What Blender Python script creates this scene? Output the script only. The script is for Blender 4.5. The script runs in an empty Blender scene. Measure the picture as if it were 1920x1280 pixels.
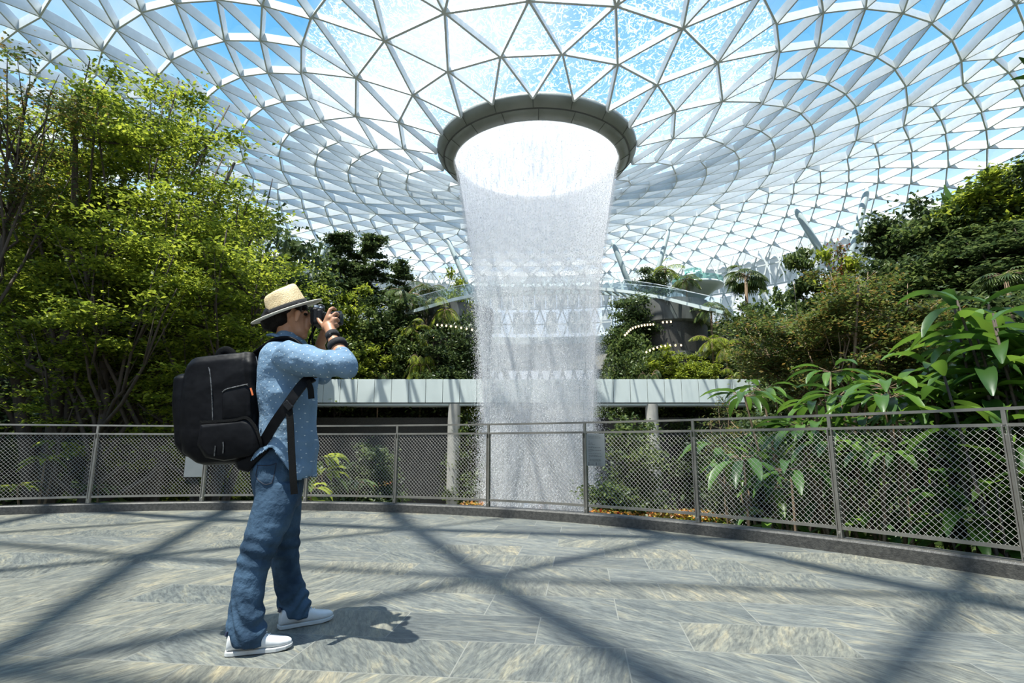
import bpy, math, random
import numpy as np
from mathutils import Vector, Matrix
random.seed(7); RNG = np.random.default_rng(7)
scene = bpy.context.scene
col = scene.collection

# ------------------------------------------------------------------ camera, sky, sun
F, H = 1035.0, 0.98
T = math.atan(191.0 / F)
cam_data = bpy.data.cameras.new('camera'); cam_data.sensor_width = 36.0
cam_data.lens = F / 1920.0 * 36.0; cam_data.clip_end = 600; cam_data.clip_start = 0.05
cam = bpy.data.objects.new('camera', cam_data); col.objects.link(cam)
cam.location = (0, 0, H); cam.rotation_euler = (math.pi / 2 + T, 0, 0)
scene.camera = cam
scene.view_settings.view_transform = 'Standard'
scene.view_settings.look = 'None'
scene.view_settings.gamma = 1.0
scene.view_settings.use_curve_mapping = False
scene.view_settings.exposure = 0.72

world = bpy.data.worlds.new('sky'); scene.world = world; world.use_nodes = True
nt = world.node_tree; nt.nodes.clear()
def N(nt, t, **kw):
    n = nt.nodes.new(t)
    for k, v in kw.items(): setattr(n, k, v)
    return n
def ramp(nt, stops, interp='LINEAR'):
    r = N(nt, 'ShaderNodeValToRGB'); cr = r.color_ramp; cr.interpolation = interp
    while len(cr.elements) < len(stops): cr.elements.new(0.5)
    for e, (p, c) in zip(cr.elements, stops):
        e.position = p; e.color = (c[0], c[1], c[2], 1) if len(c) == 3 else c
    return r
tc = N(nt, 'ShaderNodeTexCoord'); sep = N(nt, 'ShaderNodeSeparateXYZ')
nt.links.new(tc.outputs['Generated'], sep.inputs[0])
sky = ramp(nt, [(0.0, (0.5, 0.55, 0.55)), (0.08, (1.2, 1.3, 1.4)), (0.3, (0.85, 1.15, 1.5)), (0.5, (0.27, 0.72, 1.35)), (0.75, (0.12, 0.52, 1.2)), (1.0, (0.1, 0.45, 1.05))])
nt.links.new(sep.outputs[2], sky.inputs[0])
cn = N(nt, 'ShaderNodeTexNoise'); cn.inputs['Scale'].default_value = 2.2; cn.inputs['Detail'].default_value = 5
nt.links.new(tc.outputs['Generated'], cn.inputs['Vector'])
cr_ = ramp(nt, [(0.5, (0, 0, 0)), (0.68, (0.8, 0.8, 0.8))]); nt.links.new(cn.outputs[0], cr_.inputs[0])
mixc = N(nt, 'ShaderNodeMix', data_type='RGBA')
nt.links.new(cr_.outputs[0], mixc.inputs[0]); nt.links.new(sky.outputs[0], mixc.inputs[6])
mixc.inputs[7].default_value = (1.25, 1.28, 1.3, 1)
bg = N(nt, 'ShaderNodeBackground'); bg.inputs[1].default_value = 0.58
wo = N(nt, 'ShaderNodeOutputWorld')
nt.links.new(mixc.outputs[2], bg.inputs[0]); nt.links.new(bg.outputs[0], wo.inputs[0])

sun_d = bpy.data.lights.new('sun', 'SUN'); sun_d.energy = 6.8; sun_d.angle = math.radians(0.53)
sun_d.color = (1.0, 0.96, 0.88)
sun = bpy.data.objects.new('sun', sun_d); col.objects.link(sun)
sun.rotation_euler = Vector((-0.22, -0.22, 1.0)).to_track_quat('Z', 'Y').to_euler()
sun.location = (0, 0, 60)

# ------------------------------------------------------------------ helpers
def ray(px, py):
    x = (px - 960) / F; y = (640 - py) / F
    return Vector((x, math.cos(T) - y * math.sin(T), math.sin(T) + y * math.cos(T)))
def P(px, py, Y):
    r = ray(px, py); k = Y / r.y
    return Vector((r.x * k, Y, H + r.z * k))
def G(px, py, z=0.0):
    r = ray(px, py); k = (z - H) / r.z
    return Vector((r.x * k, r.y * k, z))

def tag(o, label=None, cat=None, group=None, kind=None):
    if label: o['label'] = label
    if cat: o['category'] = cat
    if group: o['group'] = group
    if kind: o['kind'] = kind
    return o
def empty(name, loc=(0, 0, 0), rz=0.0, label=None, cat=None, group=None, kind=None):
    o = bpy.data.objects.new(name, None); col.objects.link(o)
    o.empty_display_size = 0.2
    o.location = loc; o.rotation_euler = (0, 0, rz)
    return tag(o, label, cat, group, kind)
def link(name, me, m, parent=None, smooth=False):
    if m is not None and not me.materials: me.materials.append(m)
    if smooth and len(me.polygons): me.polygons.foreach_set('use_smooth', [True] * len(me.polygons))
    me.name = name
    o = bpy.data.objects.new(name, me); col.objects.link(o)
    if parent is not None:
        o.parent = parent
        # meshes are written in world coordinates: shift them into the parent's frame
        root = parent; M = Matrix.Identity(4)
        while root is not None:
            M = Matrix.LocRotScale(root.location, root.rotation_euler, root.scale) @ M; root = root.parent
        me.transform(M.inverted()); me.update()
    return o
def npmesh(verts, faces, fl):
    """verts (n,3); faces flat index array; fl = verts per face (3 or 4)"""
    me = bpy.data.meshes.new('m'); verts = np.asarray(verts, np.float32); faces = np.asarray(faces, np.int32).ravel()
    n = len(faces) // fl
    me.vertices.add(len(verts)); me.vertices.foreach_set('co', verts.ravel())
    me.loops.add(len(faces)); me.loops.foreach_set('vertex_index', faces)
    me.polygons.add(n); me.polygons.foreach_set('loop_start', np.arange(0, n * fl, fl, dtype=np.int32))
    me.update(calc_edges=True); me.validate()
    return me

class MB:
    def __init__(s): s.v = []; s.f = []
    def add(s, vs, fs):
        b = len(s.v); s.v += [tuple(v) for v in vs]; s.f += [tuple(i + b for i in f) for f in fs]; return s
    def box(s, c, size, R=None):
        R = R or Matrix.Identity(3); c = Vector(c)
        hx, hy, hz = [a / 2 for a in size]
        vs = [c + R @ Vector((x * hx, y * hy, z * hz)) for z in (-1, 1) for y in (-1, 1) for x in (-1, 1)]
        return s.add(vs, [(0, 2, 3, 1), (4, 5, 7, 6), (0, 1, 5, 4), (2, 6, 7, 3), (0, 4, 6, 2), (1, 3, 7, 5)])
    def beam(s, a, b, w, d, up):
        """box beam a->b; width w across, depth d along up (from 0 to -d)"""
        a = Vector(a); b = Vector(b); t = (b - a).normalized(); up = Vector(up)
        side = t.cross(up).normalized(); up = side.cross(t).normalized()
        vs = []
        for p in (a, b):
            for su, ud in ((-1, 0), (1, 0), (1, -1), (-1, -1)):
                vs.append(p + side * su * w / 2 + up * ud * d)
        return s.add(vs, [(0, 3, 2, 1), (4, 5, 6, 7), (0, 1, 5, 4), (1, 2, 6, 5), (2, 3, 7, 6), (3, 0, 4, 7)])
    def loft(s, secs, n=16, closed=True, power=2.0):
        """secs: (center, U, V) with U,V radius vectors"""
        b = len(s.v); ang = [2 * math.pi * i / n for i in range(n)]
        for c, U, V in secs:
            c = Vector(c); U = Vector(U); V = Vector(V)
            for a in ang:
                ca, sa = math.cos(a), math.sin(a)
                if power != 2.0:
                    e = 2.0 / power
                    ca = math.copysign(abs(ca) ** e, ca); sa = math.copysign(abs(sa) ** e, sa)
                s.v.append(tuple(c + U * ca + V * sa))
        k = len(secs)
        for i in range(k - 1):
            for j in range(n):
                j2 = (j + 1) % n
                s.f.append((b + i * n + j, b + i * n + j2, b + (i + 1) * n + j2, b + (i + 1) * n + j))
        if closed:
            s.f.append(tuple(b + j for j in reversed(range(n)))); s.f.append(tuple(b + (k - 1) * n + j for j in range(n)))
        return s
    def tube(s, pts, rad, n=8, flat=1.0, up=(0, 0, 1), closed=True):
        pts = [Vector(p) for p in pts]; secs = []
        if not hasattr(rad, '__len__'): rad = [rad] * len(pts)
        prev = None
        for i, p in enumerate(pts):
            t = (pts[min(i + 1, len(pts) - 1)] - pts[max(i - 1, 0)]).normalized()
            if prev is None:
                u = Vector(up)
                if abs(t.dot(u)) > 0.95: u = Vector((1, 0, 0)) if abs(t.x) < 0.9 else Vector((0, 1, 0))
                a = t.cross(u).normalized()
            else:
                a = (prev - t * prev.dot(t)).normalized()
            prev = a; bb = a.cross(t).normalized()
            secs.append((p, a * rad[i], bb * rad[i] * flat))
        return s.loft(secs, n, closed)
    def capsule(s, a, ra, b, rb, n=14, flat=None, k=6):
        """tapered capsule; flat=(vector, factor) squashes along vector"""
        a = Vector(a); b = Vector(b); t = (b - a); L = t.length; t = t / L if L > 1e-6 else Vector((0, 0, 1))
        u = Vector((0, 0, 1)) if abs(t.z) < 0.9 else Vector((1, 0, 0))
        x = t.cross(u).normalized(); y = x.cross(t)
        secs = []
        for i in range(1, k + 1):
            th = math.pi / 2 * i / k
            secs.append((a - t * ra * math.cos(th), x * ra * math.sin(th), y * ra * math.sin(th)))
        for i in range(k, 0, -1):
            th = math.pi / 2 * i / k
            secs.append((b + t * rb * math.cos(th), x * rb * math.sin(th), y * rb * math.sin(th)))
        b0 = len(s.v); s.loft(secs, n)
        if flat:
            fv, ff = Vector(flat[0]).normalized(), flat[1]; c = (a + b) / 2
            for i in range(b0, len(s.v)):
                q = Vector(s.v[i]); d = (q - c).dot(fv); s.v[i] = tuple(q + fv * d * (ff - 1))
        return s
    def ellipsoid(s, c, r, R=None, n=20, k=12):
        R = R or Matrix.Identity(3); c = Vector(c); secs = []
        for i in range(1, k):
            th = math.pi * i / k
            secs.append((c + R @ Vector((0, 0, -r[2] * math.cos(th))), R @ Vector((r[0] * math.sin(th), 0, 0)), R @ Vector((0, r[1] * math.sin(th), 0))))
        return s.loft(secs, n)
    def mesh(s):
        me = bpy.data.meshes.new('m'); me.from_pydata(s.v, [], s.f); me.validate(); me.update(); return me
    def build(s, name, m, parent=None, smooth=False, bevel=0):
        o = link(name, s.mesh(), m, parent, smooth)
        if bevel:
            md = o.modifiers.new('bevel', 'BEVEL'); md.width = bevel; md.segments = 2; md.limit_method = 'ANGLE'
        return o

def catmull(pts, k=6):
    pts = [np.array(p, float) for p in pts]; out = []
    q = [2 * pts[0] - pts[1]] + pts + [2 * pts[-1] - pts[-2]]
    for i in range(1, len(q) - 2):
        for j in range(k):
            t = j / k
            out.append(0.5 * ((2 * q[i]) + (-q[i-1] + q[i+1]) * t + (2*q[i-1] - 5*q[i] + 4*q[i+1] - q[i+2]) * t*t + (-q[i-1] + 3*q[i] - 3*q[i+1] + q[i+2]) * t**3))
    out.append(pts[-1]); return out

def organic(mb, voxel, smooth_it=8, fold=None):
    """union of the shapes in mb into one continuous surface"""
    me = mb.mesh(); o = bpy.data.objects.new('tmp', me); col.objects.link(o)
    r = o.modifiers.new('r', 'REMESH'); r.mode = 'VOXEL'; r.voxel_size = voxel
    sm = o.modifiers.new('s', 'SMOOTH'); sm.iterations = smooth_it; sm.factor = 0.5
    dg = bpy.context.evaluated_depsgraph_get(); dg.update()
    ev = o.evaluated_get(dg); me2 = bpy.data.meshes.new_from_object(ev)
    bpy.data.objects.remove(o); bpy.data.meshes.remove(me)
    if fold:
        n = len(me2.vertices); co = np.empty(n * 3, np.float32); no = np.empty(n * 3, np.float32)
        me2.vertices.foreach_get('co', co); me2.vertices.foreach_get('normal', no)
        co = co.reshape(-1, 3); no = no.reshape(-1, 3); co2 = co + no * fold(co)[:, None]
        me2.vertices.foreach_set('co', co2.astype(np.float32).ravel()); me2.update()
    return me2

# ------------------------------------------------------------------ materials
def new_mat(name):
    m = bpy.data.materials.new(name); m.use_nodes = True; m.node_tree.nodes.clear(); return m, m.node_tree
def out(nt, sh):
    o = N(nt, 'ShaderNodeOutputMaterial'); nt.links.new(sh, o.inputs[0]); return o
def mat(name, c1, c2=None, rough=0.6, metal=0.0, scale=20, stretch=(1, 1, 1), bump=0.0, spec=0.5, bscale=None, sheen=0.0, detail=4):
    m, nt = new_mat(name); b = N(nt, 'ShaderNodeBsdfPrincipled')
    c2 = c2 or tuple(x * 0.85 for x in c1)
    tc = N(nt, 'ShaderNodeTexCoord'); mp = N(nt, 'ShaderNodeMapping'); mp.inputs['Scale'].default_value = stretch
    nt.links.new(tc.outputs['Object'], mp.inputs[0])
    no = N(nt, 'ShaderNodeTexNoise'); no.inputs['Scale'].default_value = scale; no.inputs['Detail'].default_value = detail
    nt.links.new(mp.outputs[0], no.inputs['Vector'])
    r = ramp(nt, [(0.35, c1), (0.65, c2)]); nt.links.new(no.outputs[0], r.inputs[0])
    nt.links.new(r.outputs[0], b.inputs['Base Color'])
    b.inputs['Roughness'].default_value = rough; b.inputs['Metallic'].default_value = metal
    b.inputs['Specular IOR Level'].default_value = spec
    if sheen: b.inputs['Sheen Weight'].default_value = sheen
    if bump:
        nb = N(nt, 'ShaderNodeTexNoise'); nb.inputs['Scale'].default_value = bscale or scale * 3; nb.inputs['Detail'].default_value = 3
        nt.links.new(mp.outputs[0], nb.inputs['Vector'])
        bp = N(nt, 'ShaderNodeBump'); bp.inputs['Strength'].default_value = bump; bp.inputs['Distance'].default_value = 0.01
        nt.links.new(nb.outputs[0], bp.inputs['Height']); nt.links.new(bp.outputs[0], b.inputs['Normal'])
    out(nt, b.outputs[0]); return m
def leaf_mat(name, stops, trans=0.45, rough=0.4, gloss=0.3):
    """leaf colour differs from leaf to leaf"""
    m, nt = new_mat(name); g = N(nt, 'ShaderNodeNewGeometry')
    r = ramp(nt, [(i / max(1, len(stops) - 1), c) for i, c in enumerate(stops)]); nt.links.new(g.outputs['Random Per Island'], r.inputs[0])
    b = N(nt, 'ShaderNodeBsdfPrincipled'); b.inputs['Roughness'].default_value = rough; b.inputs['Specular IOR Level'].default_value = gloss
    tr = N(nt, 'ShaderNodeBsdfTranslucent'); mx = N(nt, 'ShaderNodeMixShader'); mx.inputs[0].default_value = trans
    hs = N(nt, 'ShaderNodeHueSaturation'); hs.inputs['Saturation'].default_value = 1.0; hs.inputs['Value'].default_value = 1.5; hs.inputs['Hue'].default_value = 0.492
    nt.links.new(r.outputs[0], hs.inputs['Color']); nt.links.new(hs.outputs[0], tr.inputs[0])
    nt.links.new(r.outputs[0], b.inputs['Base Color'])
    nt.links.new(b.outputs[0], mx.inputs[1]); nt.links.new(tr.outputs[0], mx.inputs[2]); out(nt, mx.outputs[0]); return m

M = {}
M['steel_white'] = mat('painted_steel', (0.72, 0.75, 0.75), (0.66, 0.69, 0.69), 0.45, 0, 3)
M['column_paint'] = mat('column_paint', (0.42, 0.49, 0.49), (0.38, 0.45, 0.45), 0.4, 0, 3)
M['ring_metal'] = mat('ring_metal', (0.30, 0.31, 0.28), (0.24, 0.25, 0.22), 0.5, 0.3, 0.8)
M['seam'] = mat('seam', (0.08, 0.08, 0.07), None, 0.7)
M['beam_panel'] = mat('beam_panel', (0.62, 0.68, 0.66), (0.57, 0.63, 0.61), 0.35, 0, 0.4)
M['concrete'] = mat('concrete', (0.42, 0.40, 0.36), (0.34, 0.33, 0.30), 0.8, 0, 1.5, bump=0.3)
M['terrace'] = mat('weathered_concrete', (0.16, 0.16, 0.15), (0.07, 0.07, 0.065), 0.8, 0, 1.0, (1, 1, 0.3), bump=0.3)
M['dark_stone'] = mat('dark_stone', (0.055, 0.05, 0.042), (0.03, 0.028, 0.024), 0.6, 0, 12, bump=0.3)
M['curb'] = mat('curb_stone', (0.07, 0.066, 0.058), (0.035, 0.033, 0.03), 0.5, 0, 30, bump=0.4)
M['rail_steel'] = mat('rail_steel', (0.33, 0.31, 0.27), (0.27, 0.25, 0.22), 0.35, 0.75, 8)
M['wire'] = mat('wire', (0.42, 0.40, 0.36), (0.36, 0.34, 0.31), 0.45, 0.4, 8)
M['soil'] = mat('soil', (0.035, 0.035, 0.02), (0.02, 0.028, 0.012), 0.9, 0, 2, bump=0.5)
M['paving'] = mat('paving', (0.25, 0.24, 0.22), (0.18, 0.17, 0.16), 0.7, 0, 2)
M['bark'] = mat('bark', (0.075, 0.055, 0.038), (0.04, 0.03, 0.022), 0.85, 0, 12, (1, 1, 0.3), bump=0.6)
M['bark_pale'] = mat('bark_pale', (0.22, 0.15, 0.09), (0.14, 0.09, 0.05), 0.8, 0, 14, (1, 1, 0.3), bump=0.5)
M['leaf_bright'] = leaf_mat('leaf_bright', [(0.04, 0.07, 0.012), (0.14, 0.19, 0.02), (0.32, 0.36, 0.04), (0.09, 0.13, 0.015)], 0.5)
M['leaf_deep'] = leaf_mat('leaf_deep', [(0.024, 0.044, 0.016), (0.052, 0.082, 0.026), (0.11, 0.145, 0.045)], 0.35)
M['leaf_mid'] = leaf_mat('leaf_mid', [(0.03, 0.055, 0.016), (0.075, 0.115, 0.03), (0.15, 0.185, 0.05)], 0.4)
M['leaf_yellow'] = leaf_mat('leaf_yellow', [(0.045, 0.08, 0.018), (0.09, 0.13, 0.028), (0.17, 0.18, 0.04), (0.06, 0.095, 0.02), (0.24, 0.15, 0.035), (0.05, 0.085, 0.02), (0.10, 0.14, 0.03)], 0.4)
M['leaf_glossy'] = leaf_mat('leaf_glossy', [(0.025, 0.065, 0.012), (0.06, 0.13, 0.018), (0.12, 0.21, 0.025)], 0.35, 0.35, 0.45)
M['leaf_red'] = leaf_mat('leaf_red', [(0.3, 0.06, 0.02), (0.16, 0.08, 0.03), (0.07, 0.10, 0.02)], 0.4)
M['flower'] = leaf_mat('flower_petals', [(0.5, 0.26, 0.03), (0.35, 0.04, 0.03), (0.52, 0.36, 0.06), (0.06, 0.11, 0.02), (0.45, 0.16, 0.03), (0.05, 0.1, 0.02)], 0.2)

def glass_mat(name, tint, glaze=0.04, water=False):
    m, nt = new_mat(name)
    tr = N(nt, 'ShaderNodeBsdfTransparent'); tr.inputs[0].default_value = (*tint, 1)
    gl = N(nt, 'ShaderNodeBsdfGlossy'); gl.inputs['Roughness'].default_value = 0.05
    mx = N(nt, 'ShaderNodeMixShader'); mx.inputs[0].default_value = glaze
    nt.links.new(tr.outputs[0], mx.inputs[1]); nt.links.new(gl.outputs[0], mx.inputs[2])
    sh = mx.outputs[0]
    if water:   # rippling film of water running down over the panes
        tc = N(nt, 'ShaderNodeTexCoord'); no = N(nt, 'ShaderNodeTexNoise'); no.inputs['Scale'].default_value = 1.7; no.inputs['Detail'].default_value = 3; no.inputs['Distortion'].default_value = 1.2
        nt.links.new(tc.outputs['Object'], no.inputs['Vector'])
        no.inputs['Scale'].default_value = 0.9; no.inputs['Distortion'].default_value = 2.6; no.inputs['Detail'].default_value = 2.5
        sb_ = N(nt, 'ShaderNodeMath', operation='SUBTRACT'); sb_.inputs[1].default_value = 0.5; nt.links.new(no.outputs[0], sb_.inputs[0])
        ab_ = N(nt, 'ShaderNodeMath', operation='ABSOLUTE'); nt.links.new(sb_.outputs[0], ab_.inputs[0])
        r1 = ramp(nt, [(0.0, (0.5,) * 3), (0.010, (0.22,) * 3), (0.03, (0.02,) * 3)]); nt.links.new(ab_.outputs[0], r1.inputs[0])
        n3 = N(nt, 'ShaderNodeTexNoise'); n3.inputs['Scale'].default_value = 4.0; n3.inputs['Detail'].default_value = 5; n3.inputs['Distortion'].default_value = 1.5; nt.links.new(tc.outputs['Object'], n3.inputs['Vector'])
        r2 = ramp(nt, [(0.54, (0.02,) * 3), (0.68, (0.35,) * 3)]); nt.links.new(n3.outputs[0], r2.inputs[0])
        ad = N(nt, 'ShaderNodeMath', operation='ADD', use_clamp=True); nt.links.new(r1.outputs[0], ad.inputs[0]); nt.links.new(r2.outputs[0], ad.inputs[1])
        tl = N(nt, 'ShaderNodeBsdfTranslucent'); tl.inputs[0].default_value = (0.95, 0.98, 1, 1)
        m2 = N(nt, 'ShaderNodeMixShader'); nt.links.new(ad.outputs[0], m2.inputs[0]); nt.links.new(sh, m2.inputs[1]); nt.links.new(tl.outputs[0], m2.inputs[2]); sh = m2.outputs[0]
    out(nt, sh); return m
M['glass'] = glass_mat('roof_glass', (0.93, 0.97, 0.98), 0.05)
M['glass_wet'] = glass_mat('wet_roof_glass', (0.93, 0.98, 1.0), 0.05, True)
M['glass_teal'] = glass_mat('teal_glass', (0.62, 0.85, 0.80), 0.12)

# ------------------------------------------------------------------ roof
CX, CY = 1.62, 34.3
D = 34.3
prof = [(0.190, 0.557), (0.262, 0.590), (0.345, 0.626), (0.434, 0.660), (0.55, 0.697), (0.7, 0.728), (0.85, 0.742), (1.0, 0.738), (1.1, 0.718), (1.2, 0.68), (1.30, 0.62), (1.36, 0.56)]
pr = np.array([p[0] for p in prof]) * D; pz = np.array([p[1] for p in prof]) * D
def zprof(r): return float(np.interp(r, pr, pz)) + H
def roof_z(x, y):
    r = math.hypot(x - CX, y - CY); c = max(0.0, -(y - CY) / max(r, 1e-3))
    dz = 0.034 * D * (c ** 3) * min(1.0, max(0.0, (r - 8.0) / 5.0))     # the camera side of the bowl rises less steeply
    return zprof(r) - dz
rings = [6.52, 9.0, 11.85, 14.9] + [17.1, 19.3, 21.5, 23.7, 25.9]
rr = 25.9
while rr < 40.3: rr += 2.05; rings.append(rr)
NR = len(rings)
cnt = [18, 18, 18] + [36] * 7
cnt += [72] * (NR - len(cnt))
phi0 = math.radians(-90 - 4)
nodes = []
off = 0.0
for k, (r, n) in enumerate(zip(rings, cnt)):
    st = 2 * math.pi / n
    if k > 0:
        if cnt[k] == cnt[k - 1]: off += st / 2
        else: off = off + st / 2 * 0   # doubled ring keeps a node in line
    nodes.append([Vector((CX + r * math.cos(phi0 + off + i * st), CY + r * math.sin(phi0 + off + i * st), 0)) for i in range(n)])
    for v in nodes[-1]: v.z = roof_z(v.x, v.y)
def normal_at(p):
    e = 0.3
    dx = (roof_z(p.x + e, p.y) - roof_z(p.x - e, p.y)) / (2 * e); dy = (roof_z(p.x, p.y + e) - roof_z(p.x, p.y - e)) / (2 * e)
    return Vector((-dx, -dy, 1)).normalized()
tri_wet, tri_dry = [], []
lat = MB(); nod = MB()
def lat_beam(a, b, r):
    n = normal_at((a + b) / 2); w, d = (0.11, 0.36) if r < 14 else (0.10, 0.5 + 0.012 * (r - 14))
    lat.beam(a, b, w, d, n)
for k in range(NR):
    R0 = nodes[k]; n0 = len(R0)
    for i in range(n0): lat_beam(R0[i], R0[(i + 1) % n0], rings[k]) if k > 0 else None
    if k + 1 < NR:
        R1 = nodes[k + 1]; n1 = len(R1)
        T_ = tri_wet if rings[k + 1] < 15 else tri_dry
        for i in range(n0):
            a = R0[i]; a2 = R0[(i + 1) % n0]
            if n1 == n0:
                # the outer ring is turned half a step forward
                b = R1[i]; bp_ = R1[(i - 1) % n1]
                lat_beam(a, b, rings[k]); lat_beam(a, bp_, rings[k])
                T_.append((a, b, bp_)); T_.append((a, a2, b))
            else:
                b = R1[(2 * i) % n1]; bm = R1[(2 * i - 1) % n1]; bpp = R1[(2 * i + 1) % n1]
                for q in (b, bm, bpp): lat_beam(a, q, rings[k])
                T_.append((a, b, bm)); T_.append((a, bpp, b)); T_.append((a, a2, bpp))
roof = empty('ceiling', (CX, CY, zprof(25)), label='curved glass roof of triangular panes that dips to a round opening', cat='glass roof', kind='structure')
lat.build('steel_lattice', M['steel_white'], roof)
for nm, tris, mt in (('wet_glazing', tri_wet, 'glass_wet'), ('glazing', tri_dry, 'glass')):
    V = []; FF = []
    for t in tris:
        for p in t: V.append(tuple(p + normal_at(p) * 0.02))
    FF = list(range(len(V))); link(nm, npmesh(V, FF, 3), M[mt], roof)

# ------------------------------------------------------------------ oculus ring
def lathe(mb, prof, cx, cy, n=96, closed_prof=False):
    b = len(mb.v); k = len(prof)
    for i in range(n):
        a = 2 * math.pi * i / n
        for r, z in prof: mb.v.append((cx + r * math.cos(a), cy + r * math.sin(a), z))
    for i in range(n):
        i2 = (i + 1) % n
        for j in range(k if closed_prof else k - 1):
            j2 = (j + 1) % k
            mb.f.append((b + i * k + j, b + i2 * k + j, b + i2 * k + j2, b + i * k + j2))
    return mb
zl = zprof(6.5)            # rim height
oc = empty('oculus_ring', (CX, CY, zl), label='wide grey metal ring around the round opening where the water falls', cat='ring')
m1 = lathe(MB(), [(6.62, zl + 0.15), (6.6, zl - 0.1), (6.2, zl - 0.55), (6.15, zl - 0.56), (6.15, zl + 0.2)], CX, CY, 128, True)
m1.build('upper_band', M['ring_metal'], oc, True)
m2 = lathe(MB(), [(6.15, zl - 0.58), (5.55, zl - 0.93), (5.45, zl - 0.9), (5.45, zl - 0.5), (6.1, zl - 0.4)], CX, CY, 128, True)
m2.build('lower_band', M['ring_metal'], oc, True)
sm_ = MB()
for i in range(18):
    a = phi0 + 2 * math.pi * (i) / 18; d = Vector((math.cos(a), math.sin(a), 0)); c = Vector((CX, CY, 0))
    sm_.tube([c + d * 6.61 + Vector((0, 0, zl - 0.1)), c + d * 6.2 + Vector((0, 0, zl - 0.57))], 0.018, 4)
    a += 0.05; d = Vector((math.cos(a), math.sin(a), 0))
    sm_.tube([c + d * 6.14 + Vector((0, 0, zl - 0.6)), c + d * 5.56 + Vector((0, 0, zl - 0.94))], 0.018, 4)
lathe(sm_, [(6.2, zl - 0.555), (6.17, zl - 0.6), (6.13, zl - 0.6), (6.14, zl - 0.56)], CX, CY, 128, True)
sm_.build('panel_seams', M['seam'], oc)
lathe(MB(), [(5.42, zl - 0.72), (5.40, zl - 0.72), (5.40, zl - 0.78), (5.42, zl - 0.78)], CX, CY, 96, True).build('outlet_slot', M['seam'], oc)
# added translucent disc: gives the open oculus its white glare
m, nt = new_mat('glare_disc'); tl = N(nt, 'ShaderNodeBsdfTranslucent'); tl.inputs[0].default_value = (0.95, 0.95, 0.95, 1)
trp = N(nt, 'ShaderNodeBsdfTransparent'); mx = N(nt, 'ShaderNodeMixShader'); mx.inputs[0].default_value = 0.68
nt.links.new(tl.outputs[0], mx.inputs[1]); nt.links.new(trp.outputs[0], mx.inputs[2]); out(nt, mx.outputs[0]); M['disc'] = m
dk = lathe(MB(), [(0.0, zl - 0.42), (5.5, zl - 0.42), (5.5, zl - 0.38), (0.0, zl - 0.38)], CX, CY, 96)
dsk = dk.build('added_glare_disc', M['disc'], oc)
rg = lathe(MB(), [(0.80, zl - 0.44), (0.84, zl - 0.44), (0.84, zl - 0.42), (0.80, zl - 0.42)], CX, CY, 48, True)
lathe(rg, [(0.12, zl - 0.44), (0.16, zl - 0.44), (0.16, zl - 0.42), (0.12, zl - 0.42)], CX, CY, 24, True)
rg.build('centre_fitting', M['beam_panel'], dsk)

# ------------------------------------------------------------------ waterfall
wz = np.array([zl - 0.45, H + 16.7, H + 13.2, H + 9.5, H + 6.3, H + 1.7, H - 2.5, -5.1]); wr = np.array([5.42, 5.08, 4.5, 3.95, 3.66, 3.4, 3.3, 3.3])
def wrad(z): return np.interp(z, wz[::-1], wr[::-1])
m, nt = new_mat('falling_water')
tl = N(nt, 'ShaderNodeBsdfTranslucent'); tl.inputs[0].default_value = (0.97, 0.97, 0.98, 1)
df = N(nt, 'ShaderNodeBsdfDiffuse'); df.inputs[0].default_value = (0.97, 0.97, 0.98, 1)
mx = N(nt, 'ShaderNodeMixShader'); mx.inputs[0].default_value = 0.35
nt.links.new(tl.outputs[0], mx.inputs[1]); nt.links.new(df.outputs[0], mx.inputs[2]); out(nt, mx.outputs[0]); M['drops'] = m
m, nt = new_mat('water_veil')
tc = N(nt, 'ShaderNodeTexCoord'); mp = N(nt, 'ShaderNodeMapping'); mp.inputs['Scale'].default_value = (3.2, 3.2, 0.35)
nt.links.new(tc.outputs['Object'], mp.inputs[0]); no = N(nt, 'ShaderNodeTexNoise'); no.inputs['Scale'].default_value = 1.6; no.inputs['Detail'].default_value = 6; no.inputs['Roughness'].default_value = 0.7
nt.links.new(mp.outputs[0], no.inputs['Vector'])
sp = N(nt, 'ShaderNodeSeparateXYZ'); nt.links.new(tc.outputs['Object'], sp.inputs[0])
mr = N(nt, 'ShaderNodeMapRange'); mr.inputs[1].default_value = -13; mr.inputs[2].default_value = 0; mr.inputs[3].default_value = 0.0; mr.inputs[4].default_value = 1.0   # thicker near the rim
nt.links.new(sp.outputs[2], mr.inputs[0])
thick = ramp(nt, [(0.0, (0.6,) * 3), (0.16, (0.38,) * 3), (0.32, (0.42,) * 3), (0.42, (0.7,) * 3), (0.6, (0.95,) * 3), (1.0, (1, 1, 1))]); nt.links.new(mr.outputs[0], thick.inputs[0])
nr_ = ramp(nt, [(0.32, (0.4,) * 3), (0.62, (1,) * 3)]); nt.links.new(no.outputs[0], nr_.inputs[0])
mu = N(nt, 'ShaderNodeMath', operation='MULTIPLY', use_clamp=True); nt.links.new(thick.outputs[0], mu.inputs[0]); nt.links.new(nr_.outputs[0], mu.inputs[1])
trp = N(nt, 'ShaderNodeBsdfTransparent'); tl = N(nt, 'ShaderNodeBsdfTranslucent'); df = N(nt, 'ShaderNodeBsdfDiffuse')
tl.inputs[0].default_value = df.inputs[0].default_value = (0.97, 0.97, 0.98, 1)
m5 = N(nt, 'ShaderNodeMixShader'); m5.inputs[0].default_value = 0.4; nt.links.new(tl.outputs[0], m5.inputs[1]); nt.links.new(df.outputs[0], m5.inputs[2])
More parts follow.
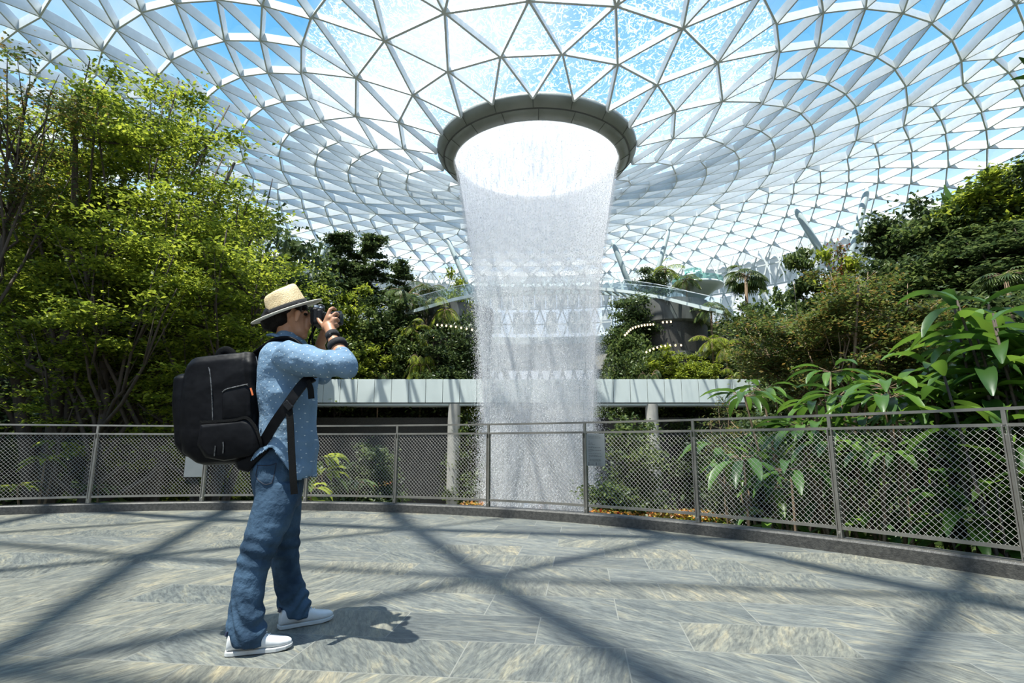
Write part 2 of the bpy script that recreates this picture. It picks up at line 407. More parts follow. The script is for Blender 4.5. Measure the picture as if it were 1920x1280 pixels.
m6 = N(nt, 'ShaderNodeMixShader'); nt.links.new(mu.outputs[0], m6.inputs[0]); nt.links.new(trp.outputs[0], m6.inputs[1]); nt.links.new(m5.outputs[0], m6.inputs[2]); out(nt, m6.outputs[0]); M['veil'] = m
wf = empty('waterfall', (CX, CY, zl - 0.45), label='tall white indoor waterfall pouring in a narrowing column from the round opening', cat='waterfall', kind='stuff')
veil = MB()
zs = np.linspace(-4.95, zl - 0.45, 40)
lathe(veil, [(float(wrad(z)) * 0.985, float(z)) for z in zs], CX, CY, 96)
o = veil.build('water_veil', M['veil'], wf, True); o['kind'] = 'stuff'
n = 210000
u = RNG.random(n); z = -4.8 + (zl - 0.5 + 4.8) * u ** 1.0
th = RNG.random(n) * 2 * np.pi
fall = (zl - z) / (zl + 5.0)
spread = RNG.normal(0, 1, n) * (0.04 + 0.22 * fall)
spread = np.where(RNG.random(n) < 0.22, np.abs(RNG.normal(0, 1, n)) * (0.05 + 0.5 * fall), spread)
r = wrad(z) + spread
cx = CX + r * np.cos(th); cy = CY + r * np.sin(th)
w = RNG.uniform(0.007, 0.017, n); l = RNG.uniform(0.010, 0.030, n) * (0.8 + 0.8 * fall)
base = np.stack([cx, cy, z], 1)
ta = RNG.random(n) * np.pi
V = np.empty((n, 5, 3), np.float32)
for j, (dx, dy, dz) in enumerate([(0, 0, 1), (1, 0, 0), (-.5, .87, 0), (-.5, -.87, 0), (0, 0, -1)]):
    V[:, j, 0] = cx + (dx * np.cos(ta) - dy * np.sin(ta)) * w; V[:, j, 1] = cy + (dx * np.sin(ta) + dy * np.cos(ta)) * w; V[:, j, 2] = z + dz * l
fc = np.array([[0, 1, 2], [0, 2, 3], [0, 3, 1], [4, 2, 1], [4, 3, 2], [4, 1, 3]])
FF = (np.arange(n)[:, None, None] * 5 + fc[None]).reshape(-1)
o = link('water_drops', npmesh(V.reshape(-1, 3), FF, 3), M['drops'], wf); o['kind'] = 'stuff'
# ------------------------------------------------------------------ deck floor
m, nt = new_mat('slate_tiles'); b = N(nt, 'ShaderNodeBsdfPrincipled')
tc = N(nt, 'ShaderNodeTexCoord'); mp = N(nt, 'ShaderNodeMapping'); mp.inputs['Rotation'].default_value = (0, 0, math.radians(7)); mp.inputs['Location'].default_value = (0.25, 0.12, 0)
nt.links.new(tc.outputs['Object'], mp.inputs[0])
br = N(nt, 'ShaderNodeTexBrick'); br.inputs['Scale'].default_value = 1.0; br.inputs['Brick Width'].default_value = 0.77; br.inputs['Row Height'].default_value = 0.44
br.inputs['Mortar Size'].default_value = 0.0035; br.inputs['Mortar Smooth'].default_value = 0.3; br.offset = 0.43
br.inputs['Color1'].default_value = (0, 0, 0, 1); br.inputs['Color2'].default_value = (1, 1, 1, 1); br.inputs['Mortar'].default_value = (0.5, 0.5, 0.5, 1)
nt.links.new(mp.outputs[0], br.inputs['Vector'])
# grain of each slab runs its own way
rot = N(nt, 'ShaderNodeVectorRotate', rotation_type='Z_AXIS'); mm = N(nt, 'ShaderNodeMath', operation='MULTIPLY'); mm.inputs[1].default_value = 2.2
nt.links.new(br.outputs['Color'], mm.inputs[0]); nt.links.new(mm.outputs[0], rot.inputs['Angle']); nt.links.new(mp.outputs[0], rot.inputs['Vector'])
st = N(nt, 'ShaderNodeMapping'); st.inputs['Scale'].default_value = (1.2, 6.0, 1.0); nt.links.new(rot.outputs[0], st.inputs[0])
cx_ = N(nt, 'ShaderNodeCombineXYZ'); m10 = N(nt, 'ShaderNodeMath', operation='MULTIPLY'); m10.inputs[1].default_value = 37.0
nt.links.new(br.outputs['Color'], m10.inputs[0]); nt.links.new(m10.outputs[0], cx_.inputs[0]); nt.links.new(cx_.outputs[0], st.inputs['Location'])
n1 = N(nt, 'ShaderNodeTexNoise'); n1.inputs['Scale'].default_value = 1.6; n1.inputs['Detail'].default_value = 8; n1.inputs['Distortion'].default_value = 1.0; n1.inputs['Roughness'].default_value = 0.72
nt.links.new(st.outputs[0], n1.inputs['Vector'])
r1 = ramp(nt, [(0.3, (0.075, 0.08, 0.08)), (0.44, (0.125, 0.131, 0.125)), (0.55, (0.172, 0.172, 0.153)), (0.66, (0.26, 0.235, 0.175)), (0.8, (0.145, 0.147, 0.136))]); nt.links.new(n1.outputs[0], r1.inputs[0])
tint = ramp(nt, [(0.0, (0.5, 0.54, 0.57)), (0.2, (0.9, 0.93, 0.93)), (0.4, (0.68, 0.72, 0.73)), (0.6, (1.05, 1.0, 0.88)), (0.8, (0.8, 0.82, 0.8)), (1.0, (1.2, 1.14, 0.98))]); nt.links.new(br.outputs['Color'], tint.inputs[0])
mul = N(nt, 'ShaderNodeMix', data_type='RGBA', blend_type='MULTIPLY'); mul.inputs[0].default_value = 1.0
fine = ramp(nt, [(0.38, (0.62,) * 3), (0.5, (0.95,) * 3), (0.62, (1.3, 1.28, 1.2))]); mf = N(nt, 'ShaderNodeMix', data_type='RGBA', blend_type='MULTIPLY'); mf.inputs[0].default_value = 1.0
n2 = N(nt, 'ShaderNodeTexNoise'); n2.inputs['Scale'].default_value = 9; n2.inputs['Detail'].default_value = 10; n2.inputs['Roughness'].default_value = 0.7; n2.inputs['Distortion'].default_value = 0.6; nt.links.new(st.outputs[0], n2.inputs['Vector'])
nt.links.new(n2.outputs[0], fine.inputs[0]); nt.links.new(r1.outputs[0], mf.inputs[6]); nt.links.new(fine.outputs[0], mf.inputs[7])
nt.links.new(mf.outputs[2], mul.inputs[6]); nt.links.new(tint.outputs[0], mul.inputs[7])
fin = N(nt, 'ShaderNodeMix', data_type='RGBA'); nt.links.new(br.outputs['Fac'], fin.inputs[0]); nt.links.new(mul.outputs[2], fin.inputs[6]); fin.inputs[7].default_value = (0.2, 0.2, 0.175, 1)
nt.links.new(fin.outputs[2], b.inputs['Base Color'])
rr_ = N(nt, 'ShaderNodeMapRange'); rr_.inputs[3].default_value = 0.38; rr_.inputs[4].default_value = 0.62; nt.links.new(n2.outputs[0], rr_.inputs[0]); nt.links.new(rr_.outputs[0], b.inputs['Roughness'])
bp = N(nt, 'ShaderNodeBump'); bp.inputs['Strength'].default_value = 0.55; bp.inputs['Distance'].default_value = 0.012; nt.links.new(n2.outputs[0], bp.inputs['Height']); nt.links.new(bp.outputs[0], b.inputs['Normal'])
out(nt, b.outputs[0]); M['slate'] = m

DC = Vector((-3.927, -0.349, 0)); DR = 8.92
fl = lathe(MB(), [(0.0, 0.0), (DR, 0.0), (DR, -0.5), (0.0, -0.5)], DC.x, DC.y, 160)
tag(fl.build('floor', M['slate']), 'grey slate tiled viewing deck in the foreground', 'floor', kind='structure')
cb = lathe(MB(), [(DR, -0.5), (DR, 0.105), (DR + 0.02, 0.12), (DR + 0.19, 0.12), (DR + 0.21, 0.1), (DR + 0.21, -0.9), (DR + 0.1, -0.9)], DC.x, DC.y, 200, True)
tag(cb.build('trim_1', M['curb']), 'dark stone kerb along the curved edge of the deck', 'kerb', kind='structure')
ft = lathe(MB(), [(DR + 0.21, -0.3), (DR + 0.21, 0.085), (DR + 0.29, 0.085), (DR + 0.29, -0.3)], DC.x, DC.y, 200, True)
tag(ft.build('trim_2', M['rail_steel']), 'thin metal ledge outside the dark stone kerb', 'ledge', kind='structure')

# ------------------------------------------------------------------ railing
RF = DR + 0.09
def post_angle(px, py):
    r = ray(px, py); o = Vector((0, 0, H)); a = r.x ** 2 + r.y ** 2; bx = (o.x - DC.x) * r.x + (o.y - DC.y) * r.y
    c = (o.x - DC.x) ** 2 + (o.y - DC.y) ** 2 - RF ** 2
    k = (-bx + math.sqrt(bx * bx - a * c)) / a
    p = o + r * k; return math.atan2(p.y - DC.y, p.x - DC.x)
angs = [post_angle(*q) for q in [(165, 942), (378, 938), (572, 938), (740, 942), (915, 951), (1100, 964), (1310, 982), (1577, 1010), (1925, 1045)]]
stp = angs[1] - angs[0]
angs = [angs[0] - 2 * stp, angs[0] - stp] + angs
angs += [angs[-1] - 0.22, angs[-1] - 0.44]
def rp(a, r=RF, z=0.0): return Vector((DC.x + r * math.cos(a), DC.y + r * math.sin(a), z))
rail = empty('railing', rp(angs[5], RF, 0.12), label='curved steel railing with diamond wire mesh along the deck edge', cat='railing')
def arc(a0, a1, r, z, n): return [rp(a0 + (a1 - a0) * i / n, r, z) for i in range(n + 1)]
def flatbar(name, z, w, h, mt='rail_steel'):
    pts = arc(angs[0], angs[-1], RF, z, 120); mb = MB()
    secs = []
    for i, p in enumerate(pts):
        rad = (p - Vector((DC.x, DC.y, z))).normalized()
        secs.append((p, rad * w * 0.7071, Vector((0, 0, h * 0.7071))))
    b0 = len(mb.v)
    for p, U, V in secs:
        for su, sv in ((-1, -1), (1, -1), (1, 1), (-1, 1)): mb.v.append(tuple(p + U * su * .7071 + V * sv * .7071))
    for i in range(len(secs) - 1):
        for j in range(4): mb.f.append((4 * i + j, 4 * i + (j + 1) % 4, 4 * i + 4 + (j + 1) % 4, 4 * i + 4 + j))
    mb.f += [(3, 2, 1, 0), tuple(4 * (len(secs) - 1) + j for j in range(4))]
    return mb.build(name, M[mt], rail)
flatbar('handrail', 1.245, 0.03, 0.024)
flatbar('middle_rail', 1.12, 0.022, 0.026)
flatbar('bottom_rail', 0.21, 0.022, 0.03)
for a in angs:
    mb = MB(); R = Matrix.Rotation(a, 3, 'Z')
    for s_ in (-1, 1):
        c0 = rp(a, RF, 0.62) + R @ Vector((0, s_ * 0.017, 0))
        mb.box(c0, (0.06, 0.012, 1.0), R)
    mb.box(rp(a, RF, 0.15), (0.05, 0.024, 0.06), R); mb.box(rp(a, RF, 1.18), (0.03, 0.03, 0.12), R); mb.box(rp(a, RF, 0.6), (0.04, 0.02, 0.9), R)
    p = mb.build('post', M['rail_steel'], rail, bevel=0.003)
    MB().tube([rp(a, RF - 0.035, 0.165), rp(a, RF - 0.025, 0.165)], 0.012, 8).build('bolt', M['rail_steel'], p)
z0, z1 = 0.225, 1.107
for i in range(len(angs) - 1):
    a, b_ = angs[i], angs[i + 1]; mb = MB(); L = abs(b_ - a) * RF; hh = z1 - z0; cell = 0.053
    nseg = max(1, int(L / 0.5))
    def q(s, z):  # s along the arc
        t = min(max(s / L, 0), 1); return rp(a + (b_ - a) * t, RF, z)
    s = -hh
    while s < L:
        for sg in (1, -1):
            lo, hi = max(0, s), min(L, s + hh)
            if hi - lo > 0.02:
                if sg == 1: A, B = (lo, z0 + (lo - s)), (hi, z0 + (hi - s))
                else: A, B = (lo, z1 - (lo - s)), (hi, z1 - (hi - s))
                pts = [q(A[0] + (B[0] - A[0]) * t / 2, A[1] + (B[1] - A[1]) * t / 2) for t in range(3)]
                rad = (pts[1] - DC); rad.z = 0; rad.normalize()
                pts = [p_ + rad * 0.0015 * sg for p_ in pts]
                mb.tube(pts, 0.0017, 4)
        s += cell
    mb.build('wire_mesh', M['wire'], rail)

# ------------------------------------------------------------------ notice boards on the railing
M['sign_plate'] = mat('sign_plate', (0.24, 0.25, 0.245), (0.21, 0.225, 0.22), 0.35, 0.3, 5)
M['sign_print'] = mat('sign_print', (0.06, 0.06, 0.06), None, 0.6)
def notice(a_left, wid, ztop, ht, label, text=True):
    s = empty('notice_board', rp(a_left, RF - 0.02, ztop - ht), label=label, cat='sign')
    a2 = a_left - wid / RF; A = rp(a_left, RF - 0.022, 0); B = rp(a2, RF - 0.022, 0); c = (A + B) / 2; dx = (B - A).normalized(); R = Matrix.Rotation(math.atan2(dx.y, dx.x), 3, 'Z')
    nrm = R @ Vector((0, -1, 0))
    MB().box(c + Vector((0, 0, ztop - ht / 2)), (wid, 0.006, ht), R).build('plate', M['sign_plate'], s, bevel=0.002)
    if text:
        mb = MB(); rnd = random.Random(3)
        rows = [(0.035, 0.75), (0.065, 0.86), (0.115, 0.12), (0.145, 0.3), (0.17, 0.42), (0.20, 0.34), (0.215, 0.8), (0.245, 0.32), (0.26, 0.84), (0.28, 0.25), (0.31, 0.82), (0.335, 0.6), (0.35, 0.86), (0.375, 0.1), (0.395, 0.8), (0.41, 0.84), (0.425, 0.8)]
        for z_, fr in rows:
            x = 0.03; end = 0.03 + fr * (wid - 0.05)
            while x < end:
                l = rnd.uniform(0.008, 0.028); l = min(l, end - x)
                mb.box(c + dx * (x + l / 2 - wid / 2) + nrm * 0.0035 + Vector((0, 0, ztop - z_ * ht / 0.5)), (l, 0.001, 0.0045), R); x += l + 0.006
        for i_, (x, z_) in enumerate([(0.03, 0.455), (0.03, 0.48), (0.52 * wid, 0.455), (0.52 * wid, 0.48)]):
            ic = MB().box(c + dx * (x - wid / 2) + nrm * 0.0035 + Vector((0, 0, ztop - z_ * ht / 0.5)), (0.014, 0.001, 0.014), R)
            ic.build('icon', M['sign_print'], s)
            mb.box(c + dx * (x + 0.045 - wid / 2) + nrm * 0.0035 + Vector((0, 0, ztop - z_ * ht / 0.5)), (0.05, 0.001, 0.004), R)
        mb.build('printed_text', M['sign_print'], s)
ang_s = angs[7] - 0.03 / RF
notice(ang_s, 0.255, 1.10, 0.40, 'small grey notice board with fine printed text on the railing mesh right of the waterfall')
notice(post_angle(345, 900), 0.26, 1.10, 0.62, 'grey notice board on the railing mesh, mostly hidden behind the backpack', False)

# ------------------------------------------------------------------ terrain
def sst(a, b, x):
    t = np.clip((x - a) / (b - a), 0, 1); return t * t * (3 - 2 * t)
def hf(x, y):
    x = np.asarray(x, float); y = np.asarray(y, float)
    xl = -(5.5 + 0.24 * y); xr = 4.0 + 0.42 * y
    left = sst(0, 15, xl - x) * 12.5
    right = sst(0, 16, x - xr) * 16
    gapl = sst(2.5, 8.0, -x); gapr = sst(8.0, 13.5, x)
    back = (y > 46.55) * (7.6 + sst(46.5, 60, y) * 11.0) * np.maximum(gapl, gapr)
    near = 1.0 - 0.0 * x
    return -5.0 + np.maximum(np.maximum(left, right), back) * near
xs = np.linspace(-60, 66, 190); ys = np.sort(np.concatenate([np.linspace(-12, 84, 97), [46.5, 46.62]]))
X, Y_ = np.meshgrid(xs, ys); Z = hf(X, Y_)
Z = Z + 0.25 * np.sin(X * 0.9) * np.cos(Y_ * 0.7) * (Z > -4.9)
idx = np.arange(len(ys) * len(xs)).reshape(len(ys), len(xs))
FF = np.stack([idx[:-1, :-1], idx[:-1, 1:], idx[1:, 1:], idx[1:, :-1]], -1).reshape(-1)
me = npmesh(np.stack([X, Y_, Z], -1).reshape(-1, 3), FF, 4)
tag(link('ground', me, M['soil'], smooth=True), 'dark planted valley floor and hillsides around the waterfall', 'ground', kind='structure')
pv = MB(); pv.box((3, 32, -4.93), (34, 30, 0.08))
tag(pv.build('paving', M['paving']), 'grey paved valley floor around the foot of the waterfall', 'paving', kind='structure')

# ------------------------------------------------------------------ far facade
RFc = 41.6
def fp(a, z, r=RFc): return Vector((CX + r * math.cos(a), CY + r * math.sin(a), z))
fac = empty('wall_back', fp(math.pi / 2, 0), label='far glass facade with triangular steel lattice behind the waterfall', cat='facade', kind='structure')
lz = MB(); a0, a1, na = math.radians(22), math.radians(158), 64
top = zprof(40.9); levels = [top, H + 21.2, H + 18.6, H + 16.4, H + 14.2]
for k in range(len(levels) - 1):
    for i in range(na):
        aa = a0 + (a1 - a0) * (i + (0.5 if k % 2 else 0)) / na; ab = a0 + (a1 - a0) * (i + 1 + (0.5 if k % 2 else 0)) / na
        am = (aa + ab) / 2
        lz.beam(fp(am, levels[k]), fp(aa, levels[k + 1]), 0.16, 0.2, fp(am, 0) - Vector((CX, CY, 0)))
        lz.beam(fp(am, levels[k]), fp(ab, levels[k + 1]), 0.16, 0.2, fp(am, 0) - Vector((CX, CY, 0)))
        lz.beam(fp(aa, levels[k + 1]), fp(ab, levels[k + 1]), 0.16, 0.2, fp(am, 0) - Vector((CX, CY, 0)))
lz.build('steel_lattice', M['steel_white'], fac)
bl = MB()
for i in range(na):    # white roller blinds behind most panes
    aa = a0 + (a1 - a0) * i / na; ab = a0 + (a1 - a0) * (i + 0.93) / na
    for (zt, zb) in ((levels[0], H + 18.9), (H + 18.3, H + 15.2)):
        if zt < H + 18.5 and (i * 7) % 5 in (0, 1): continue
        p = [fp(aa, zb, RFc + 0.5), fp(ab, zb, RFc + 0.5), fp(ab, zt, RFc + 0.5), fp(aa, zt, RFc + 0.5)]
        q_ = [v + (v - Vector((CX, CY, v.z))).normalized() * 0.03 for v in p]
        bl.add(p + q_, [(0, 1, 2, 3), (7, 6, 5, 4), (0, 4, 5, 1), (1, 5, 6, 2), (2, 6, 7, 3), (3, 7, 4, 0)])
m, nt = new_mat('blind_fabric'); tl = N(nt, 'ShaderNodeBsdfTranslucent'); tl.inputs[0].default_value = (0.9, 0.9, 0.88, 1); df = N(nt, 'ShaderNodeBsdfDiffuse'); df.inputs[0].default_value = (0.9, 0.9, 0.88, 1)
mx = N(nt, 'ShaderNodeMixShader'); mx.inputs[0].default_value = 0.4; nt.links.new(tl.outputs[0], mx.inputs[1]); nt.links.new(df.outputs[0], mx.inputs[2]); out(nt, mx.outputs[0]); M['blind'] = m
bl.build('roller_blinds', M['blind'], fac)
def slab(mb, a0, a1, r0, r1, z0, z1, n=40):
    for i in range(n):
        p = [fp(a0 + (a1 - a0) * (i + d) / n, z, r) for z in (z0, z1) for r in (r0, r1) for d in (0, 1)]
        mb.add(p, [(0, 2, 3, 1), (4, 5, 7, 6), (0, 1, 5, 4), (2, 6, 7, 3), (0, 4, 6, 2), (1, 3, 7, 5)])
    return mb
slab(MB(), a0, a1, RFc - 1.0, RFc, H + 13.4, H + 14.4).build('floor_edge', M['beam_panel'], fac)
slab(MB(), a0, a1, RFc - 0.6, RFc + 0.2, H + 9.9, H + 13.4).build('concrete_band', M['concrete'], fac)
lv = MB()
for i in range(na):
    aa = a0 + (a1 - a0) * i / na; ab = a0 + (a1 - a0) * (i + 1) / na; am = (aa + ab) / 2
    lv.beam(fp(am, H + 9.9, RFc - .3), fp(aa, H + 6.6, RFc - .3), 0.3, 0.3, (0, -1, 0)); lv.beam(fp(am, H + 9.9, RFc - .3), fp(ab, H + 6.6, RFc - .3), 0.3, 0.3, (0, -1, 0))
lv.build('lower_lattice', M['steel_white'], fac)
slab(MB(), a0, a1, RFc - 1.2, RFc, -5.0, H + 6.6).build('base_wall', M['concrete'], fac)
# dark valley wall behind the lower walkway
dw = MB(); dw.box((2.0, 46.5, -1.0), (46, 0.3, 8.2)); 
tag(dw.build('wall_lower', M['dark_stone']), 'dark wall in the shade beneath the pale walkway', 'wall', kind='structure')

# ------------------------------------------------------------------ pale elevated walkway
zb0, zb1 = P(1000, 757, 44).z, P(1000, 711, 44).z
bridge = empty('elevated_walkway', (0, 44, zb0), label='long pale panelled walkway crossing the valley behind the waterfall', cat='walkway')
x0, x1 = -30.0, 31.0; pw = 1.36; i = 0; pan = MB(); 
while x0 + i * pw < x1:
    c = x0 + (i + 0.5) * pw; pan.box((c, 44.0, (zb0 + zb1) / 2 + 0.05), (pw - 0.03, 0.12, zb1 - zb0 - 0.1)); i += 1
pan.build('fascia_panels', M['beam_panel'], bridge, bevel=0.02)
MB().box(((x0 + x1) / 2, 45.2, (zb0 + zb1) / 2), (x1 - x0, 2.2, zb1 - zb0 - 0.3)).build('slab', M['seam'], bridge)
MB().box(((x0 + x1) / 2, 45.2, zb0 - 0.04), (x1 - x0, 2.2, 0.16)).build('soffit_edge', M['beam_panel'], bridge)
for px in (850, 1226):
    x = P(px, 860, 44.35).x; r_ = 0.5
    mb = MB(); mb.loft([((x, 44.35, -5.0), (r_, 0, 0), (0, r_, 0)), ((x, 44.35, zb0), (r_, 0, 0), (0, r_, 0))], 24)
    lb = 'round concrete column under the pale walkway, %s of the waterfall' % ('left' if px < 1000 else 'right')
    tag(mb.build('column', M['concrete'], smooth=False), lb, 'column')

# ------------------------------------------------------------------ upper arched bridge
ub = empty('arched_footbridge', P(1010, 548, 57), label='slender curved footbridge high behind the waterfall with glass sides', cat='bridge')
cl = [P(770, 582, 50), P(850, 560, 53), P(930, 548, 56), P(1010, 543, 58), P(1100, 542, 58), P(1180, 548, 56), P(1260, 560, 53), P(1345, 580, 49)]
cl = [Vector(p) for p in catmull(cl, 6)]
dk, gl_, rb, rb2 = MB(), MB(), MB(), MB()
for i in range(len(cl) - 1):
    a, b_ = cl[i], cl[i + 1]; side = (b_ - a).cross(Vector((0, 0, 1))).normalized()
    for off_ in (-1.0, 1.0):
        dk.beam(a + side * off_, b_ + side * off_, 0.25, 0.3, (0, 0, 1))
        gl_.beam(a + side * off_ + Vector((0, 0, 1.1)), b_ + side * off_ + Vector((0, 0, 1.1)), 0.02, 1.1, (0, 0, 1))
        (rb if off_ < 0 else rb2).beam(a + side * off_ + Vector((0, 0, 1.15)), b_ + side * off_ + Vector((0, 0, 1.15)), 0.05, 0.05, (0, 0, 1))
    dk.beam(a - side * 1.0 - Vector((0, 0, .05)), a + side * 1.0 - Vector((0, 0, .05)), 0.2, 0.25, (0, 0, 1))
    gl_.beam(a + (b_ - a) * 0.2, a + (b_ - a) * 0.95, 1.8, 0.04, (0, 0, 1))
dk.build('frame', M['beam_panel'], ub); gl_.build('glass_sides', M['glass'], ub); rb.build('handrail', M['steel_white'], ub); rb2.build('handrail', M['steel_white'], ub)
# round mushroom platforms by the right end of the footbridge
for (px, py, Y, r_, lb) in ((1308, 537, 60, 2.8, 'large round pale viewing platform beside the right end of the footbridge'), (1300, 517, 66, 1.1, 'small round platform above the large round viewing platform')):
    c = P(px, py, Y)
    e = empty('round_platform', (c.x, c.y, c.z), label=lb, cat='platform')
    lathe(MB(), [(0.0, c.z - 1.6), (0.6, c.z - 1.5), (r_ * 0.75, c.z - 0.35), (r_, c.z - 0.1), (r_, c.z + 0.1), (0.0, c.z + 0.12)], c.x, c.y, 48).build('dish', M['beam_panel'], e, True)
    lathe(MB(), [(r_ - 0.1, c.z + 0.1), (r_ - 0.1, c.z + 0.75), (r_ - 0.06, c.z + 0.75), (r_ - 0.06, c.z + 0.1)], c.x, c.y, 48, True).build('glass_side', M['glass_teal'], e)
    MB().loft([((c.x, c.y, c.z - 1.5), (0.5, 0, 0), (0, 0.5, 0)), ((c.x, c.y, float(hf(c.x, c.y)) - 0.2), (0.5, 0, 0), (0, 0.5, 0))], 16).build('stem', M['column_paint'], e)

# ------------------------------------------------------------------ leaning roof struts
def strut(pt, pb, Y, Yb, r_, lb):
    a = P(*pt, Y); 
    for it in range(6):   # run up to the lattice
        a = a + Vector((0, 0, 0))
    b_ = P(*pb, Yb)
    dirn = (b_ - a).normalized()
    g = float(hf(b_.x, b_.y))
    k = (b_.z - g) / max(0.2, -dirn.z) if b_.z > g else 0
    base = b_ + dirn * min(k, 30) * 1.0
    mb = MB(); mb.tube([a, a + (base - a) * 0.04, a + (base - a) * 0.1, base], [r_ * 0.35, r_ * 0.9, r_, r_], 14)
    tag(mb.build('roof_strut', M['column_paint'], smooth=True), lb, 'strut')
def roofhit(px, py):
    r = ray(px, py).normalized(); p = Vector((0, 0, H)); last = None
    for i in range(2000):
        p = p + r * 0.1
        if p.y > CY and p.z < roof_z(p.x, p.y) and last is False: return p.y
        last = p.z < roof_z(p.x, p.y)
        if math.hypot(p.x - CX, p.y - CY) > 44: return p.y
    return 60
def struts():
    D_ = [((515, 405), (545, 510), 0.30, 'leaning white roof strut at the left, nearest the man\'s hat'),
          ((628, 432), (585, 520), 0.33, 'white roof strut leaning left, right of the hat'),
          ((838, 445), (868, 515), 0.30, 'white roof strut just left of the waterfall'),
          ((1148, 450), (1182, 540), 0.33, 'white roof strut just right of the waterfall, leaning right'),
          ((1254, 430), (1238, 490), 0.28, 'short white roof strut above the palms by the footbridge'),
          ((1490, 390), (1545, 480), 0.36, 'white roof strut leaning right above the layered green tree'),
          ((1627, 350), (1590, 500), 0.33, 'tall white roof strut leaning left, rightmost of the struts')]
    for pt, pb, r_, lb in D_:
        px = (pt[0] - 960) / F
        Y = 28.0
        for it in range(160):      # find the depth where the head of the strut meets the roof
            a = P(*pt, Y)
            rr0 = math.hypot(a.x - CX, a.y - CY)
            if rr0 > 40.5 or a.z > roof_z(a.x, a.y) - 0.5: break
            Y += 0.4
        Y -= 0.4
        strut(pt, pb, Y, Y - 1.0, r_, lb.replace("the man's hat", 'the hat'))
struts()
# ------------------------------------------------------------------ photographer
from mathutils import noise as mnoise
M['skin'] = mat('skin', (0.42, 0.205, 0.115), (0.36, 0.17, 0.09), 0.5, 0, 8)
M['hair'] = mat('black_hair', (0.008, 0.006, 0.005), None, 0.5, 0, 60, (1, 1, .2), bump=0.5, spec=0.15)
def cloth_mat(name, c1, c2, scale, dots=False, bump=0.25, c3=None):
    m, nt = new_mat(name); b = N(nt, 'ShaderNodeBsdfPrincipled'); tc = N(nt, 'ShaderNodeTexCoord')
    no = N(nt, 'ShaderNodeTexNoise'); no.inputs['Scale'].default_value = scale; no.inputs['Detail'].default_value = 5; nt.links.new(tc.outputs['Object'], no.inputs['Vector'])
    r = ramp(nt, [(0.35, c1), (0.65, c2)]); nt.links.new(no.outputs[0], r.inputs[0]); colo = r.outputs[0]
    if dots:
        sp = N(nt, 'ShaderNodeSeparateXYZ'); nt.links.new(tc.outputs['Object'], sp.inputs[0]); cb_ = N(nt, 'ShaderNodeCombineXYZ')
        nt.links.new(sp.outputs[0], cb_.inputs[0]); nt.links.new(sp.outputs[2], cb_.inputs[1])
        mp = N(nt, 'ShaderNodeMapping'); mp.inputs['Rotation'].default_value = (0, 0, 0.6); nt.links.new(cb_.outputs[0], mp.inputs[0])
        vo = N(nt, 'ShaderNodeTexVoronoi'); vo.voronoi_dimensions = '2D'; vo.inputs['Scale'].default_value = 31; vo.inputs['Randomness'].default_value = 0.25; nt.links.new(mp.outputs[0], vo.inputs['Vector'])
        r2 = ramp(nt, [(0.065, (1, 1, 1)), (0.095, (0, 0, 0))]); nt.links.new(vo.outputs['Distance'], r2.inputs[0])
        mx = N(nt, 'ShaderNodeMix', data_type='RGBA'); nt.links.new(r2.outputs[0], mx.inputs[0]); nt.links.new(colo, mx.inputs[6]); mx.inputs[7].default_value = (0.5, 0.55, 0.57, 1); colo = mx.outputs[2]
    nt.links.new(colo, b.inputs['Base Color']); b.inputs['Roughness'].default_value = 0.85; b.inputs['Specular IOR Level'].default_value = 0.2
    wv = N(nt, 'ShaderNodeTexNoise'); wv.inputs['Scale'].default_value = 18; wv.inputs['Detail'].default_value = 6; nt.links.new(tc.outputs['Object'], wv.inputs['Vector'])
    bp = N(nt, 'ShaderNodeBump'); bp.inputs['Strength'].default_value = bump; bp.inputs['Distance'].default_value = 0.02; nt.links.new(wv.outputs[0], bp.inputs['Height']); nt.links.new(bp.outputs[0], b.inputs['Normal'])
    out(nt, b.outputs[0]); return m
M['shirt'] = cloth_mat('chambray', (0.115, 0.185, 0.265), (0.15, 0.23, 0.32), 9, True, 0.7)
M['denim'] = cloth_mat('denim', (0.012, 0.028, 0.052), (0.05, 0.092, 0.145), 6, bump=0.8)
M['seam_thread'] = mat('seam_thread', (0.008, 0.015, 0.03), None, 0.8)
M['straw'] = mat('straw', (0.66, 0.52, 0.31), (0.56, 0.42, 0.23), 0.75, 0, 90, bump=0.5, bscale=160)
M['straw_lit'] = mat('lit_straw_brim', (0.85, 0.80, 0.68), (0.8, 0.74, 0.62), 0.75, 0, 90, bump=0.4, bscale=160)  # same straw as the crown, with its lit-through whiteness put into the colour
M['band'] = mat('hat_band', (0.02, 0.02, 0.022), (0.015, 0.015, 0.017), 0.8, 0, 60, bump=0.3, spec=0.2)
M['nylon'] = mat('black_nylon', (0.005, 0.005, 0.006), (0.003, 0.003, 0.004), 0.5, 0, 30, bump=0.9, bscale=7, spec=0.1)
M['webbing'] = mat('webbing', (0.006, 0.006, 0.006), None, 0.8, 0, 100, bump=0.3, spec=0.12)
M['zip'] = mat('zip_teeth', (0.16, 0.16, 0.16), (0.03, 0.03, 0.03), 0.35, 0.4, 130)
M['orange'] = mat('orange_tag', (0.7, 0.16, 0.04), None, 0.6)
M['camera_black'] = mat('camera_body', (0.008, 0.008, 0.009), None, 0.4, 0, 60, bump=0.2, spec=0.2)
M['lens_glass'] = mat('lens_glass', (0.02, 0.03, 0.05), None, 0.05)
M['grey_plastic'] = mat('grey_plastic', (0.45, 0.5, 0.55), None, 0.3)
M['shoe_white'] = mat('white_leather', (0.62, 0.62, 0.61), (0.58, 0.58, 0.57), 0.5, 0, 20)
M['sole_white'] = mat('white_rubber', (0.5, 0.5, 0.48), None, 0.6)
